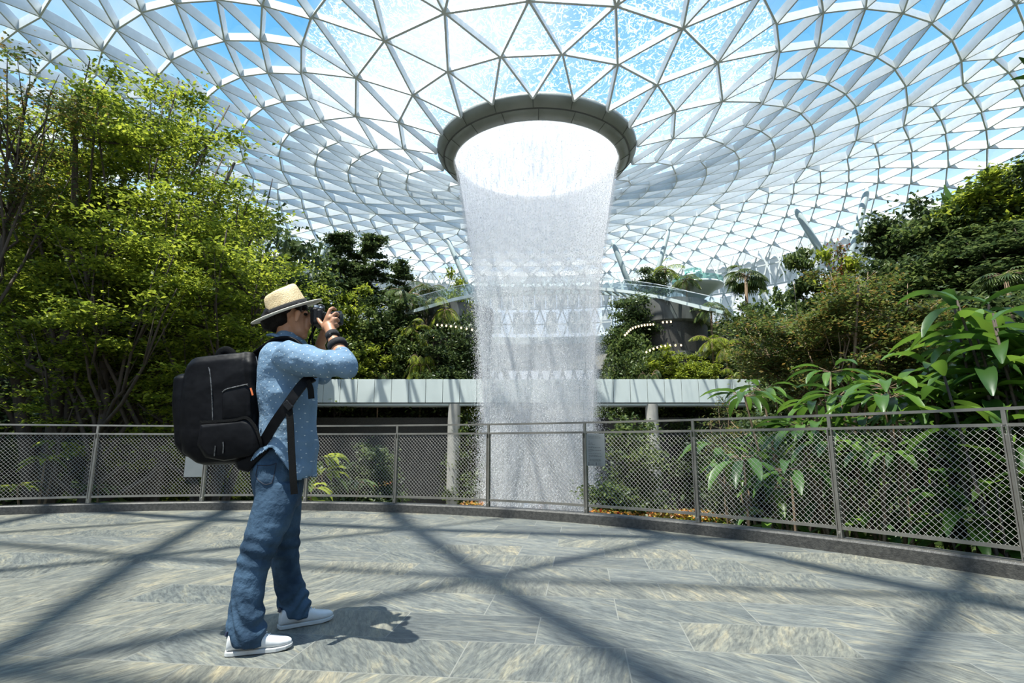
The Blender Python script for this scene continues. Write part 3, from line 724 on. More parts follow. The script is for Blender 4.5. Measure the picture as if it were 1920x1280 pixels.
M['lace'] = mat('lace', (0.7, 0.7, 0.69), None, 0.7)
M['navy'] = mat('navy_tab', (0.01, 0.015, 0.04), None, 0.5)

man = empty('person', (-1.2, 3.02, 0), label='person in straw hat, dotted blue shirt and jeans, holding a camera to the eye', cat='person')
YC = 3.02
def sec(xl, xr, py, Y, ry, dl=0):
    a = P(xl, py + dl, Y); b_ = P(xr, py - dl, Y); return ((a + b_) / 2, (b_ - a) / 2, Vector((0, ry, 0)))
def px(p): return P(*p)
# body: head, neck, arms and hands as one continuous surface
B = MB()
hc = P(545, 592, YC)
B.ellipsoid(P(540, 583, YC), (0.098, 0.076, 0.098))
B.capsule(P(556, 600, YC), 0.066, P(562, 620, YC), 0.045)
B.capsule(P(566, 624, YC), 0.028, P(569, 629, YC), 0.022)                 # chin
B.capsule(P(576, 600, YC), 0.022, P(574, 612, YC), 0.024)                 # mouth area
B.capsule(P(579, 588, YC), 0.010, P(586, 604, YC), 0.013)                 # nose
B.capsule(P(578, 612, YC), 0.010, P(578, 612, YC + .001), 0.010)
B.capsule(P(577, 617, YC), 0.009, P(577, 617, YC + .001), 0.009)
for sg in (-1, 1):
    e = P(558, 594, YC + sg * 0.083)
    B.capsule(e + Vector((0, 0, .022)), 0.017, e - Vector((0.006, 0, .018)), 0.011, flat=((0, 1, 0), 0.7))
    B.capsule(P(572, 586, YC + sg * 0.035), 0.013, P(574, 586, YC + sg * 0.035), 0.012)   # brow / eye
B.capsule(P(540, 612, YC), 0.056, P(536, 655, YC), 0.062)
# trunk inside the clothes
B.loft([sec(500, 575, 655, YC, 0.15), sec(492, 582, 690, YC, 0.165), sec(496, 578, 780, YC, 0.14)], 20)
# right arm (nearest)
RS, RE, RW = P(548, 668, 2.83), P(648, 684, 2.74), P(623, 632, 2.86)
B.capsule(RS, 0.055, RE, 0.042); B.capsule(RE, 0.043, P(638, 662, 2.79), 0.041); B.capsule(P(638, 662, 2.79), 0.041, RW, 0.027)
B.capsule(RW, 0.027, P(617, 612, 2.905), 0.030, flat=((0.3, 1, 0), 0.85))
B.capsule(P(611, 612, 2.915), 0.024, P(617, 596, 2.905), 0.024, flat=((0, 1, 0), 0.75)); B.capsule(P(622, 614, 2.90), 0.02, P(625, 600, 2.90), 0.018)
def finger(pts, r0=0.0095, r1=0.0075):
    rs = [r0 + (r1 - r0) * i / (len(pts) - 1) for i in range(len(pts))]
    for i in range(len(pts) - 1): B.capsule(P(*pts[i]), rs[i], P(*pts[i + 1]), rs[i + 1], n=10, k=4)
finger([(614, 592, 2.90), (619, 580, 2.905), (624, 577, 2.93), (629, 580, 2.96)], 0.0105, 0.008)
finger([(620, 595, 2.895), (629, 587, 2.90), (634, 589, 2.93), (633, 592, 2.96)], 0.0105, 0.008)
finger([(622, 602, 2.89), (631, 597, 2.90), (635, 601, 2.93), (632, 603, 2.96)], 0.010, 0.0078)
finger([(623, 610, 2.89), (631, 607, 2.90), (634, 611, 2.925), (630, 613, 2.95)], 0.009, 0.007)
finger([(608, 612, 2.92), (600, 604, 2.93), (595, 594, 2.945), (592, 588, 2.96)], 0.013, 0.009)
# left arm, holding the lens from below
LS, LE, LW = P(545, 672, 3.21), P(604, 700, 3.26), P(600, 645, 3.12)
B.capsule(LS, 0.055, LE, 0.042); B.capsule(LE, 0.042, P(603, 672, 3.2), 0.038); B.capsule(P(603, 672, 3.2), 0.038, LW, 0.026)
B.capsule(LW, 0.027, P(611, 622, 3.06), 0.030)
for k_, (dx, dy) in enumerate([(0, 0), (3, 1), (6, 2), (8, 4)]):
    finger([(612 + dx, 620 + dy, 3.05), (620 + dx, 613 + dy, 3.09), (624 + dx * .6, 602 + dy, 3.10), (620 + dx * .6, 594 + dy, 3.085)], 0.010, 0.0078)
finger([(606, 624, 3.03), (612, 615, 2.99), (618, 606, 2.975)], 0.012, 0.009)
link('body', organic(B, 0.0042, 3), M['skin'], man, True)

hr = MB(); hr.ellipsoid(P(527, 590, YC), (0.098, 0.080, 0.068)); hr.ellipsoid(P(508, 600, YC), (0.055, 0.068, 0.055)); hr.ellipsoid(P(535, 596, YC), (0.052, 0.092, 0.07)); hr.ellipsoid(P(544, 584, YC), (0.05, 0.09, 0.045)); hr.capsule(P(520, 608, YC), 0.05, P(505, 606, YC), 0.045)
hr.capsule(P(560, 572, YC - 0.055), 0.02, P(561, 584, YC - 0.066), 0.012); hr.capsule(P(560, 572, YC + 0.055), 0.02, P(561, 584, YC + 0.066), 0.012)
hr.ellipsoid(P(551, 577, YC), (0.08, 0.078, 0.035))
link('hair', organic(hr, 0.006, 3), M['hair'], man, True)
# eye (closed against the finder) and far eye
MB().ellipsoid(P(573, 589, YC - 0.040), (0.010, 0.013, 0.008), n=12, k=8).build('eye', M['hair'], man, True)
MB().ellipsoid(P(573, 589, YC + 0.040), (0.010, 0.013, 0.008), n=12, k=8).build('eye', M['hair'], man, True)

def folds(scale, amp, stretch=(1, 1, 1), extra=None):
    def f(co):
        o_ = np.empty(len(co), np.float32)
        for i, c in enumerate(co):
            v = Vector((c[0] * stretch[0], c[1] * stretch[1], c[2] * stretch[2])) * scale
            n_ = mnoise.noise(v); n2 = mnoise.noise(v * 2.3 + Vector((5, 1, 2)))
            o_[i] = amp * ((1 - 2 * abs(n_)) * 0.7 + 0.35 * n2) + (extra(c, v) if extra else 0)
        return o_
    return f
# shirt
S = MB()
S.loft([sec(516, 560, 645, YC, 0.075), sec(506, 572, 652, YC, 0.15), sec(498, 580, 668, YC, 0.185), sec(491, 588, 700, YC, 0.195), sec(490, 590, 740, YC, 0.185), sec(492, 591, 780, YC, 0.175), sec(488, 591, 820, YC, 0.18), sec(474, 590, 855, YC, 0.19), sec(462, 588, 880, YC, 0.195), sec(458, 584, 915, YC, 0.195)], 32)
S.capsule(P(544, 670, 2.86), 0.082, P(600, 680, 2.79), 0.068); S.capsule(P(600, 680, 2.79), 0.066, P(648, 686, 2.74), 0.055)
S.capsule(RE, 0.056, P(645, 674, 2.77), 0.053)
S.capsule(P(545, 674, 3.19), 0.08, LE, 0.056); S.capsule(LE, 0.056, P(602, 684, 3.22), 0.055)
# rolled far cuff and collar
S.capsule(P(540, 640, YC), 0.070, P(545, 655, YC), 0.085)
def shx(c, v):
    w = 0.0
    e = math.hypot(c[0] - RE.x, c[2] - RE.z)
    if c[1] < 2.9: w += 0.006 * math.sin(55 * (c[0] * 0.8 + c[2] * 0.6)) * math.exp(-((e - 0.12) / 0.1) ** 2)
    d2 = math.hypot(c[0] - (RS.x - 0.02), c[2] - (RS.z - 0.12)); w += 0.008 * math.sin(42 * (c[2] + 0.5 * c[0])) * math.exp(-(d2 / 0.1) ** 2)
    return w
me = organic(S, 0.0065, 6, folds(7.5, 0.015, (1, 1, 0.55), shx))
# cut the hem: low in front and behind, high over the hip
import bmesh
bm = bmesh.new(); bm.from_mesh(me)
hxs = [P(455, 850, YC).x, P(470, 850, YC).x, P(500, 850, YC).x, P(535, 850, YC).x, P(552, 850, YC).x, P(578, 850, YC).x, P(600, 850, YC).x]
hzs = [P(455, 872, YC).z, P(470, 871, YC).z, P(500, 862, YC).z, P(535, 838, YC).z, P(552, 858, YC).z, P(576, 899, YC).z, P(600, 890, YC).z]
bmesh.ops.delete(bm, geom=[v for v in bm.verts if v.co.z < np.interp(v.co.x, hxs, hzs) and v.co.x < -1.0], context='VERTS')
bm.to_mesh(me); bm.free()
sh = link('shirt', me, M['shirt'], man, True); md = sh.modifiers.new('t', 'SOLIDIFY'); md.thickness = 0.003
col_ = MB()
col_.tube(catmull([P(505, 628, YC - 0.02), P(516, 628, YC - 0.075), P(540, 640, YC - 0.088), P(566, 655, YC - 0.06), P(577, 662, YC - .01)], 5), [0.018] * 21, 10, 0.45)
col_.tube(catmull([P(505, 628, YC - 0.02), P(514, 628, YC + 0.06), P(540, 640, YC + 0.088), P(566, 655, YC + 0.06), P(577, 662, YC)], 5), [0.018] * 21, 10, 0.45)
col_.build('collar', M['shirt'], sh, True)
cf = MB(); a_, b2 = P(644, 672, 2.775), P(641, 666, 2.785); cf.capsule(a_, 0.050, b2, 0.046); 
link('cuff', organic(cf, 0.008, 2, folds(14, 0.005)), M['shirt'], sh, True)
cf = MB(); cf.capsule(P(623, 652, 3.19), 0.03, P(618, 662, 3.2), 0.03)
# jeans
J = MB()
J.loft([sec(484, 562, 842, YC, 0.13), sec(474, 568, 870, YC, 0.155), sec(476, 566, 900, YC, 0.165), sec(484, 562, 925, YC, 0.165), sec(500, 556, 950, YC, 0.12)], 28)
J.loft([sec(482, 560, 905, 2.95, .085), sec(478, 556, 940, 2.93, .092), sec(466, 541, 985, 2.91, .088), sec(457, 522, 1020, 2.89, .08), sec(449, 507, 1052, 2.88, .072), sec(441, 497, 1088, 2.87, .066), sec(434, 492, 1128, 2.86, .07), sec(428, 495, 1168, 2.855, .078), sec(429, 498, 1190, 2.855, .08), sec(438, 494, 1206, 2.855, .078, -5)], 24)
J.loft([sec(488, 562, 905, 3.10, .085), sec(496, 563, 940, 3.11, .09), sec(505, 559, 990, 3.14, .08), sec(510, 558, 1040, 3.17, .074), sec(513, 563, 1075, 3.2, .068), sec(517, 574, 1110, 3.23, .07), sec(522, 580, 1136, 3.25, .075), sec(530, 578, 1154, 3.26, .074, -3)], 24)
kz = P(480, 1035, 2.9).z; az = P(460, 1165, 2.86).z
def jx(c, v):
    ph = 3.0 * mnoise.noise(v * 0.6); w = 0.004 * math.sin(95 * (c[2] + 0.25 * c[0]) + ph) * math.exp(-((c[2] - kz) / 0.10) ** 2)
    w += 0.007 * math.sin(75 * (c[2] + 0.35 * math.sin(9 * c[0])) + ph * 1.5) * math.exp(-((c[2] - az) / 0.085) ** 2)
    w += 0.004 * math.sin(70 * (c[2] - 0.4 * c[0])) * math.exp(-((c[2] - 0.86) / 0.06) ** 2)
    return w
jn = link('jeans', organic(J, 0.0065, 5, folds(7, 0.008, (1, 1, 0.5), jx)), M['denim'], man, True)
pk = MB()
from mathutils.bvhtree import BVHTree
def snap(o, px_, py_):
    me = o.data; M_ = man.matrix_world if o.parent is None else Matrix.Translation(man.location)
    if 'bvh' not in snap.__dict__ or snap.key != o.name:
        snap.bvh = BVHTree.FromPolygons([M_ @ v.co for v in me.vertices], [tuple(p.vertices) for p in me.polygons]); snap.key = o.name
    h = snap.bvh.ray_cast(Vector((0, 0, H)), ray(px_, py_).normalized())[0]
    return h if h is not None else P(px_, py_, YC)
def onside(px_, py_, Y_): return P(px_, py_, Y_)
for seg in ([(518, 868, 2.84), (514, 890, 2.83), (510, 905, 2.835)], [(482, 872, 2.89), (505, 872, 2.85), (518, 868, 2.84)], [(484, 900, 2.87), (497, 908, 2.84), (510, 905, 2.835)], [(484, 872, 2.89), (480, 890, 2.90), (484, 900, 2.87)]):
    pk.tube([snap(jn, q_[0], q_[1]) for q_ in catmull(seg, 5)], 0.0028, 5)
pk.build('pocket_seam', M['seam_thread'], jn)

# shoes
def shoe(heel, toe, name_extra=None):
    heel = Vector(heel); toe = Vector(toe); f = (toe - heel); L = f.length; f.normalize(); s = Vector((-f.y, f.x, 0)); up = Vector((0, 0, 1))
    def S_(t, w, h, z=0): return (heel + f * L * t + up * (z + h / 2), up * h / 2, s * w / 2)
    sole = MB(); 
    prof_ = [(0.0, .045), (0.03, .062), (0.12, .074), (0.35, .072), (0.6, .088), (0.75, .094), (0.9, .078), (0.97, .05), (1.0, .025)]
    b = len(sole.v)
    for t, w in prof_:
        c = heel + f * L * t; rise = 0.012 * max(0, (t - .75) / .25) ** 2
        for sg, z in ((-1, 0.002 + rise), (-1, .022 + rise * .5), (1, .022 + rise * .5), (1, 0.002 + rise)): sole.v.append(tuple(c + s * sg * w / 2 * 1.01 + up * z))
    for i in range(len(prof_) - 1):
        for j in range(4): sole.f.append((4 * i + j, 4 * i + (j + 1) % 4, 4 * i + 4 + (j + 1) % 4, 4 * i + 4 + j))
    sole.f += [(3, 2, 1, 0), tuple(4 * (len(prof_) - 1) + j for j in range(4))]
    U = MB()
    U.loft([S_(0.015, .045, .045, .02), S_(0.03, .058, .075, .02), S_(0.12, .068, .09, .02), S_(0.25, .066, .095, .02), S_(0.4, .07, .088, .018), S_(0.52, .078, .07, .016), S_(0.66, .086, .052, .016), S_(0.82, .082, .042, .016), S_(0.93, .06, .034, .018), S_(0.985, .03, .022, .02)], 20, power=2.6)
    sh_ = link('shoe', organic(U, 0.005, 3), M['shoe_white'], man, True)
    sole.build('sole', M['sole_white'], sh_, bevel=0.004)
    lc = MB()
    for i in range(6):
        t = 0.40 + i * 0.055; z = 0.112 - i * 0.0105
        c = heel + f * L * t + up * z
        lc.tube([c - s * .028 - up * .012, c - s * .012 + up * .003, c + s * .012 + up * .003 + f * .008, c + s * .028 - up * .012 + f * .008], 0.0035, 6, 0.6)
    c = heel + f * L * .4 + up * .118
    for sg in (-1, 1):
        lc.tube([c, c + s * sg * .02 + f * .01 + up * .012, c + s * sg * .04 + f * .02 - up * .004, c + s * sg * .02 + f * .015 - up * .006, c], 0.0028, 5)
    lc.build('laces', M['lace'], sh_, True)
    ht = MB(); ht.loft([(heel - f * .001 + up * .088, f * .007, s * .02), (heel + f * .004 + up * .108, f * .006, s * .018)], 12); ht.build('heel_tab', M['navy'], sh_, bevel=0.002)
shoe(G(421, 1229), G(548, 1214)); shoe(G(521, 1180), G(624, 1160))

# hat
ang_h = math.atan2(51, 132); hu = Vector((math.cos(ang_h), 0, math.sin(ang_h))); tl_ = math.radians(15); hv = (Vector((0, math.cos(tl_), 0)) + Vector((-math.sin(ang_h), 0, math.cos(ang_h))) * math.sin(tl_)); hn = hu.cross(hv).normalized()
hb = P(541, 583, YC)
hat = empty('hat', hb); hat.parent = man; hat.location = hb - man.location
cr = MB(); secs = []
for h_, ru, rv, sh_f in [(0.0, .112, .094, 0), (.03, .109, .091, 0), (.06, .105, .087, -.001), (.09, .101, .082, -.002), (.112, .096, .074, -.002), (.124, .086, .06, -.001), (.128, .07, .042, 0), (.120, .055, .024, 0.004), (.112, .035, .01, .006)]:
    secs.append((hb + hn * h_ + hu * sh_f, hu * ru, hv * rv))
cr.loft(secs, 48)
# slope of the top and the pinch on both sides in front
for i, v in enumerate(cr.v):
    p = Vector(v) - hb; u_, n_, w_ = p.dot(hu), p.dot(hn), p.dot(hv)
    if n_ > .05:
        k_ = (n_ - .05) / .08; n_ += k_ * (0.012 * (u_ / .1)) ; 
        pin = math.exp(-((u_ - .055) / .035) ** 2) * k_ * 0.028; w_ -= math.copysign(min(abs(w_) * .6, pin), w_)
        pin2 = math.exp(-((u_ + .02) / .05) ** 2) * math.exp(-((n_ - .075) / .03) ** 2) * 0.008; w_ -= math.copysign(pin2, w_)
    cr.v[i] = tuple(hb + hu * u_ + hn * n_ + hv * w_)
def hlink(mb, nm, mt, smooth=True):
    me = mb.mesh(); me.transform(Matrix.Translation(-hb)); me.materials.append(M[mt]); me.name = nm
    if smooth: me.polygons.foreach_set('use_smooth', [True] * len(me.polygons))
    o = bpy.data.objects.new(nm, me); col.objects.link(o); o.parent = hat; return o
hlink(cr, 'crown', 'straw')
bd = MB(); bd.loft([(hb + hn * .002, hu * .114, hv * .096), (hb + hn * .034, hu * .111, hv * .093)], 48, closed=False)
o = hlink(bd, 'hat_band', 'band'); md = o.modifiers.new('t', 'SOLIDIFY'); md.thickness = 0.003; md.offset = 1
br_ = MB(); secs = []
for k_, (ru, rv, hz) in enumerate([(.105, .088, 0.004), (.13, .112, 0.001), (.165, .15, 0.0), (.198, .186, 0.003), (.2, .188, 0.001), (.198, .186, -.002), (.165, .15, -0.005), (.13, .112, -.004), (.105, .088, -.001)]):
    secs.append((hb + hn * hz - hu * 0.008, hu * ru, hv * rv))
br_.loft(secs, 64, closed=False)
hlink(br_, 'brim', 'straw_lit')

# wristbands and watch
def wrist(p, q_, r_, wdt, nm, mt):
    p = P(*p); q_ = P(*q_); d = (q_ - p).normalized(); x = d.cross(Vector((0, 1, 0))).normalized(); y = x.cross(d)
    mb = MB(); secs = [(p + d * wdt * t, x * r_ * k_, y * r_ * k_) for t, k_ in ((-.5, .93), (-.45, 1.03), (.45, 1.03), (.5, .93))]
    mb.loft(secs, 24); return mb.build(nm, M[mt], man, True)
w1 = wrist((624, 630, 2.86), (629, 642, 2.83), 0.035, 0.034, 'watch_strap', 'band'); MB().ellipsoid(P(619, 629, 2.828), (.012, .008, .016), n=14, k=8).build('watch_case', M['camera_black'], w1, True)
wrist((633, 648, 2.815), (637, 657, 2.80), 0.049, 0.034, 'arm_band', 'band')

# ------------------------------------------------------------------ camera in the hands
cam_o = empty('camera', P(594, 600, 3.0), label='black camera held up to the face by the person in the straw hat', cat='camera')
cc = P(597, 596, 3.0)
Rt = Matrix.Rotation(-0.06, 3, 'Y')
MB().box(cc, (0.050, 0.135, 0.095), Rt).build('camera_body', M['camera_black'], cam_o, bevel=0.012)
MB().box(cc + Vector((0.025, -0.052, -0.004)), (0.035, 0.035, 0.085), Rt).build('grip', M['camera_black'], cam_o, bevel=0.012)
MB().box(cc + Vector((0.0, 0.0, 0.058)), (0.055, 0.055, 0.034), Rt).build('finder_hump', M['camera_black'], cam_o, bevel=0.01)
MB().box(cc + Vector((-0.036, 0.0, 0.046)), (0.026, 0.038, 0.03), Rt).build('eyecup', M['seam'], cam_o, bevel=0.006)
ax = Vector((math.cos(.06), 0, math.sin(.06)))
lx = MB(); c0 = cc + Vector((0.02, 0.01, -0.005)); lx.tube([c0, c0 + ax * .03, c0 + ax * .031, c0 + ax * .075, c0 + ax * .076, c0 + ax * .105], [.034, .034, .039, .039, .041, .041], 32)
ln = lx.build('lens', M['camera_black'], cam_o, True)
MB().tube([c0 + ax * .105, c0 + ax * .107], [.034, .034], 32).build('front_element', M['lens_glass'], ln)
MB().tube([cc + Vector((0.0, -.045, .048)), cc + Vector((0, -.045, .06))], 0.014, 16).build('mode_dial', M['grey_plastic'], cam_o)
MB().tube([cc + Vector((0.03, -.055, .042)), cc + Vector((.032, -.055, .052))], 0.008, 12).build('shutter_button', M['grey_plastic'], cam_o)
MB().tube(catmull([cc + Vector((-.01, .068, .03)), P(583, 630, 3.08), P(580, 645, 3.09), P(590, 655, 3.06), P(586, 640, 2.95), cc + Vector((-.01, -.068, .03))], 6), 0.004, 6, 2.0).build('neck_strap', M['webbing'], cam_o)

# ------------------------------------------------------------------ backpack
bp_o = empty('backpack', P(430, 866, YC), label='large black camera backpack worn by the person in the straw hat', cat='backpack')
def bsec(xl, yl, xr, yr, ry, dy=0.0):
    a = P(xl, yl, YC); b_ = P(xr, yr, YC); return ((a + b_) / 2 + Vector((0, dy, 0)), (b_ - a) / 2, Vector((0, ry, 0)))
K = MB()
K.loft([bsec(388, 677, 474, 665, 0.10), bsec(376, 680, 484, 666, 0.14), bsec(370, 692, 488, 678, 0.16), bsec(362, 730, 493, 720, 0.168), bsec(356, 780, 497, 770, 0.168), bsec(355, 820, 497, 815, 0.165), bsec(364, 848, 492, 842, 0.155), bsec(384, 866, 478, 862, 0.13), bsec(396, 870, 464, 867, 0.10)], 40, power=4.5)
K.loft([bsec(470, 664, 498, 668, 0.12), bsec(474, 680, 502, 690, 0.15), bsec(478, 740, 503, 745, 0.15), bsec(478, 800, 501, 800, 0.15), bsec(470, 850, 494, 845, 0.12)], 24, power=3)
link('main_compartment', organic(K, 0.008, 3, folds(5, 0.006)), M['nylon'], bp_o, True)
FP = MB(); FP.loft([bsec(352, 706, 372, 704, 0.10), bsec(346, 714, 378, 712, 0.135), bsec(345, 750, 380, 745, 0.145), bsec(347, 800, 384, 795, 0.145), bsec(349, 835, 390, 832, 0.14), bsec(360, 855, 396, 852, 0.11)], 28, power=3.5)
link('front_pocket', organic(FP, 0.007, 3, folds(7, 0.004)), M['nylon'], bp_o, True)
def nearpanel(pts, y0, th, nm, mt='nylon', par=None):
    """padded pocket lying on the near side"""
    mb = MB(); n_ = len(pts); c = sum((P(*p, y0) for p in pts), Vector()) / n_
    r0 = [P(*p, y0 + .01) for p in pts]; r1 = [P(*p, y0 - th * .7) for p in pts]; r1 = [c + (v - c) * .96 for v in r1]; r2 = [c + (P(*p, y0) - c) * .78 + Vector((0, -th, 0)) for p in pts]
    mb.add(r0 + r1 + r2, [(i, (i + 1) % n_, n_ + (i + 1) % n_, n_ + i) for i in range(n_)] + [(n_ + i, n_ + (i + 1) % n_, 2 * n_ + (i + 1) % n_, 2 * n_ + i) for i in range(n_)] + [tuple(2 * n_ + i for i in range(n_))])
    o = mb.build(nm, M[mt], par or bp_o, True, bevel=0.004); return o
YN = 2.856
nearpanel([(415, 735), (425, 727), (465, 718), (470, 730), (472, 778), (468, 788), (416, 790)], YN, 0.018, 'side_pocket')
nearpanel([(374, 795), (400, 792), (462, 784), (480, 795), (490, 838), (470, 856), (420, 864), (385, 858), (368, 835)], YN + 0.004, 0.03, 'bottle_pocket')
def zipper(pts, nm='zip', r_=0.0032, Y_=None): 
    cu = catmull([P(*p) for p in pts], 5); MB().tube(cu, r_, 5).build(nm, M['zip'], bp_o)
zipper([(384, 678, 2.90), (392, 690, 2.858), (396, 720, 2.848), (398, 755, 2.848), (399, 787, 2.85)])
zipper([(358, 706, 2.91), (366, 716, 2.877), (371, 745, 2.872), (375, 790, 2.872)])
zipper([(417, 735, 2.84), (426, 729, 2.838), (465, 720, 2.838)])
zipper([(404, 835, 2.826), (403, 845, 2.826), (402, 855, 2.828)]); zipper([(418, 828, 2.824), (419, 838, 2.824), (418, 850, 2.826)])
zipper([(480, 668, 2.885), (487, 700, 2.87), (490, 740, 2.87)], r_=0.0026)
def strap(pts, wdt, nm='strap', th=0.006, mt='webbing'):
    cu = [Vector(v) for v in catmull([P(*p) for p in pts], 6)]; mb = MB()
    for i in range(len(cu) - 1):
        t = (cu[i + 1] - cu[i]).normalized(); s_ = t.cross(Vector((0, -1, 0))).normalized()
        for v in (cu[i],) if i else (cu[0],):
            pass
    vs = []
    for i, p in enumerate(cu):
        t = (cu[min(i + 1, len(cu) - 1)] - cu[max(i - 1, 0)]).normalized(); s_ = t.cross(Vector((0, -1, 0))).normalized(); n_ = s_.cross(t)
        vs += [p - s_ * wdt / 2 - n_ * th / 2, p + s_ * wdt / 2 - n_ * th / 2, p + s_ * wdt / 2 + n_ * th / 2, p - s_ * wdt / 2 + n_ * th / 2]
    fs = [(4 * i + j, 4 * i + (j + 1) % 4, 4 * i + 4 + (j + 1) % 4, 4 * i + 4 + j) for i in range(len(cu) - 1) for j in range(4)] + [(3, 2, 1, 0), tuple(4 * (len(cu) - 1) + j for j in range(4))]
    mb.add(vs, fs); return mb.build(nm, M[mt], bp_o)
strap([(375, 791, 2.845), (400, 790, 2.84), (440, 787, 2.835), (462, 783, 2.835), (478, 800, 2.832), (487, 822, 2.832), (491, 838, 2.84)], 0.014, 'compression_strap')
# padded shoulder straps
for nm, dy in (('shoulder_strap', -0.115), ('shoulder_strap', 0.115)):
    mb = MB(); cu = catmull([P(482, 664, YC + dy * .6), P(500, 650, YC + dy * .9), P(520, 638, YC + dy), P(545, 636, YC + dy * 1.0), P(566, 648, YC + dy * 1.1), P(584, 680, YC + dy * 1.2), P(590, 705, YC + dy * 1.3)], 6)
    mb.tube(cu, [0.034] * len(cu), 12, 0.32, up=(0, 0, 1))
    # the pad is wide across the shoulder and thin upward
    mb.build(nm, M['nylon'], bp_o, True)
sb = MB(); cu = catmull([P(582, 712, 2.86), P(566, 722, 2.825), P(545, 750, 2.80), P(524, 780, 2.815), P(505, 812, 2.83), P(490, 835, 2.86)], 6)
strap([(586, 708, 2.87), (572, 716, 2.83), (556, 735, 2.81), (535, 765, 2.80), (516, 792, 2.815), (498, 822, 2.84), (484, 845, 2.87)], 0.05, 'lower_strap', 0.012, 'nylon')
strap([(541, 757, 2.795), (544, 790, 2.79), (547, 850, 2.79), (550, 900, 2.79), (552, 926, 2.795)], 0.034, 'hanging_strap')
strap([(576, 714, 2.83), (582, 728, 2.82), (584, 747, 2.82)], 0.03, 'hanging_strap')
MB().box(P(540, 760, 2.788), (0.05, 0.014, 0.034), Matrix.Rotation(0.8, 3, 'Y')).build('buckle', M['camera_black'], bp_o, bevel=0.004)
# hip belt wing hanging below and grab handle
nearpanel([(440, 866), (462, 858), (486, 838), (498, 832), (505, 845), (480, 868), (466, 886), (445, 880)], 2.88, 0.02, 'hip_belt')
hd = MB(); cu = catmull([P(410, 676, YC), P(412, 661, YC), P(424, 656, YC), P(435, 662, YC), P(437, 672, YC)], 6); hd.tube(cu, [0.022] * len(cu), 10, 0.4, up=(0, 1, 0)); hd.build('grab_handle', M['webbing'], bp_o, True)
MB().box(P(425, 673, YC - .03), (0.075, 0.03, 0.018), Matrix.Rotation(-0.1, 3, 'Y')).build('handle_base', M['webbing'], bp_o, bevel=0.005)
MB().box(P(458, 664, YC - .06), (0.08, 0.03, 0.014), Matrix.Rotation(-0.1, 3, 'Y')).build('top_buckle', M['camera_black'], bp_o, bevel=0.004)
MB().box(P(472, 734, 2.835), (0.008, 0.004, 0.04), Matrix.Rotation(-0.35, 3, 'Y')).build('zip_pull', M['orange'], bp_o)
MB().box(P(366, 692, 2.9), (0.012, 0.01, 0.03), Matrix.Rotation(0.4, 3, 'Y')).build('zip_pull', M['orange'], bp_o)
MB().box(P(346, 733, 2.95), (0.02, 0.05, 0.06)).build('side_buckle', M['camera_black'], bp_o, bevel=0.006)
# ------------------------------------------------------------------ vegetation
def leaf_cloud(cen, nrm_up, size, asp=0.5, bend=0.25, rng=RNG, droop=0.0):
    """one small pointed leaf (folded along its midrib) at each centre"""
    n = len(cen); az = rng.random(n) * 2 * np.pi; tilt = rng.normal(-droop, 0.35, n)
    d = np.stack([np.cos(az) * np.cos(tilt), np.sin(az) * np.cos(tilt), np.sin(tilt)], 1)
    s = np.stack([-np.sin(az), np.cos(az), np.zeros(n)], 1)
    roll = rng.normal(0, 0.5, n); up = np.cross(s, d) * -1.0
    s2 = s * np.cos(roll)[:, None] + up * np.sin(roll)[:, None]
    up2 = np.cross(d, s2)
    L = size[:, None] if hasattr(size, '__len__') else size
    V = np.empty((n, 4, 3), np.float32)
    V[:, 0] = cen - d * L * 0.5; V[:, 2] = cen + d * L * 0.5
    V[:, 1] = cen + s2 * L * asp * 0.5 + up2 * L * bend * 0.3; V[:, 3] = cen - s2 * L * asp * 0.5 + up2 * L * bend * 0.3
    FF = (np.arange(n)[:, None, None] * 4 + np.array([[0, 1, 2], [0, 2, 3]])[None]).reshape(-1)
    return V.reshape(-1, 3), FF
def branch_path(a, b, rng, sag=0.15, n=5):
    a = np.array(a); b = np.array(b); L = np.linalg.norm(b - a)
    pts = [a]
    for i in range(1, n):
        t = i / n; p = a + (b - a) * t; p[2] += -sag * L * math.sin(math.pi * t) ; p += rng.normal(0, 0.03 * L, 3); pts.append(p)
    pts.append(b); return pts
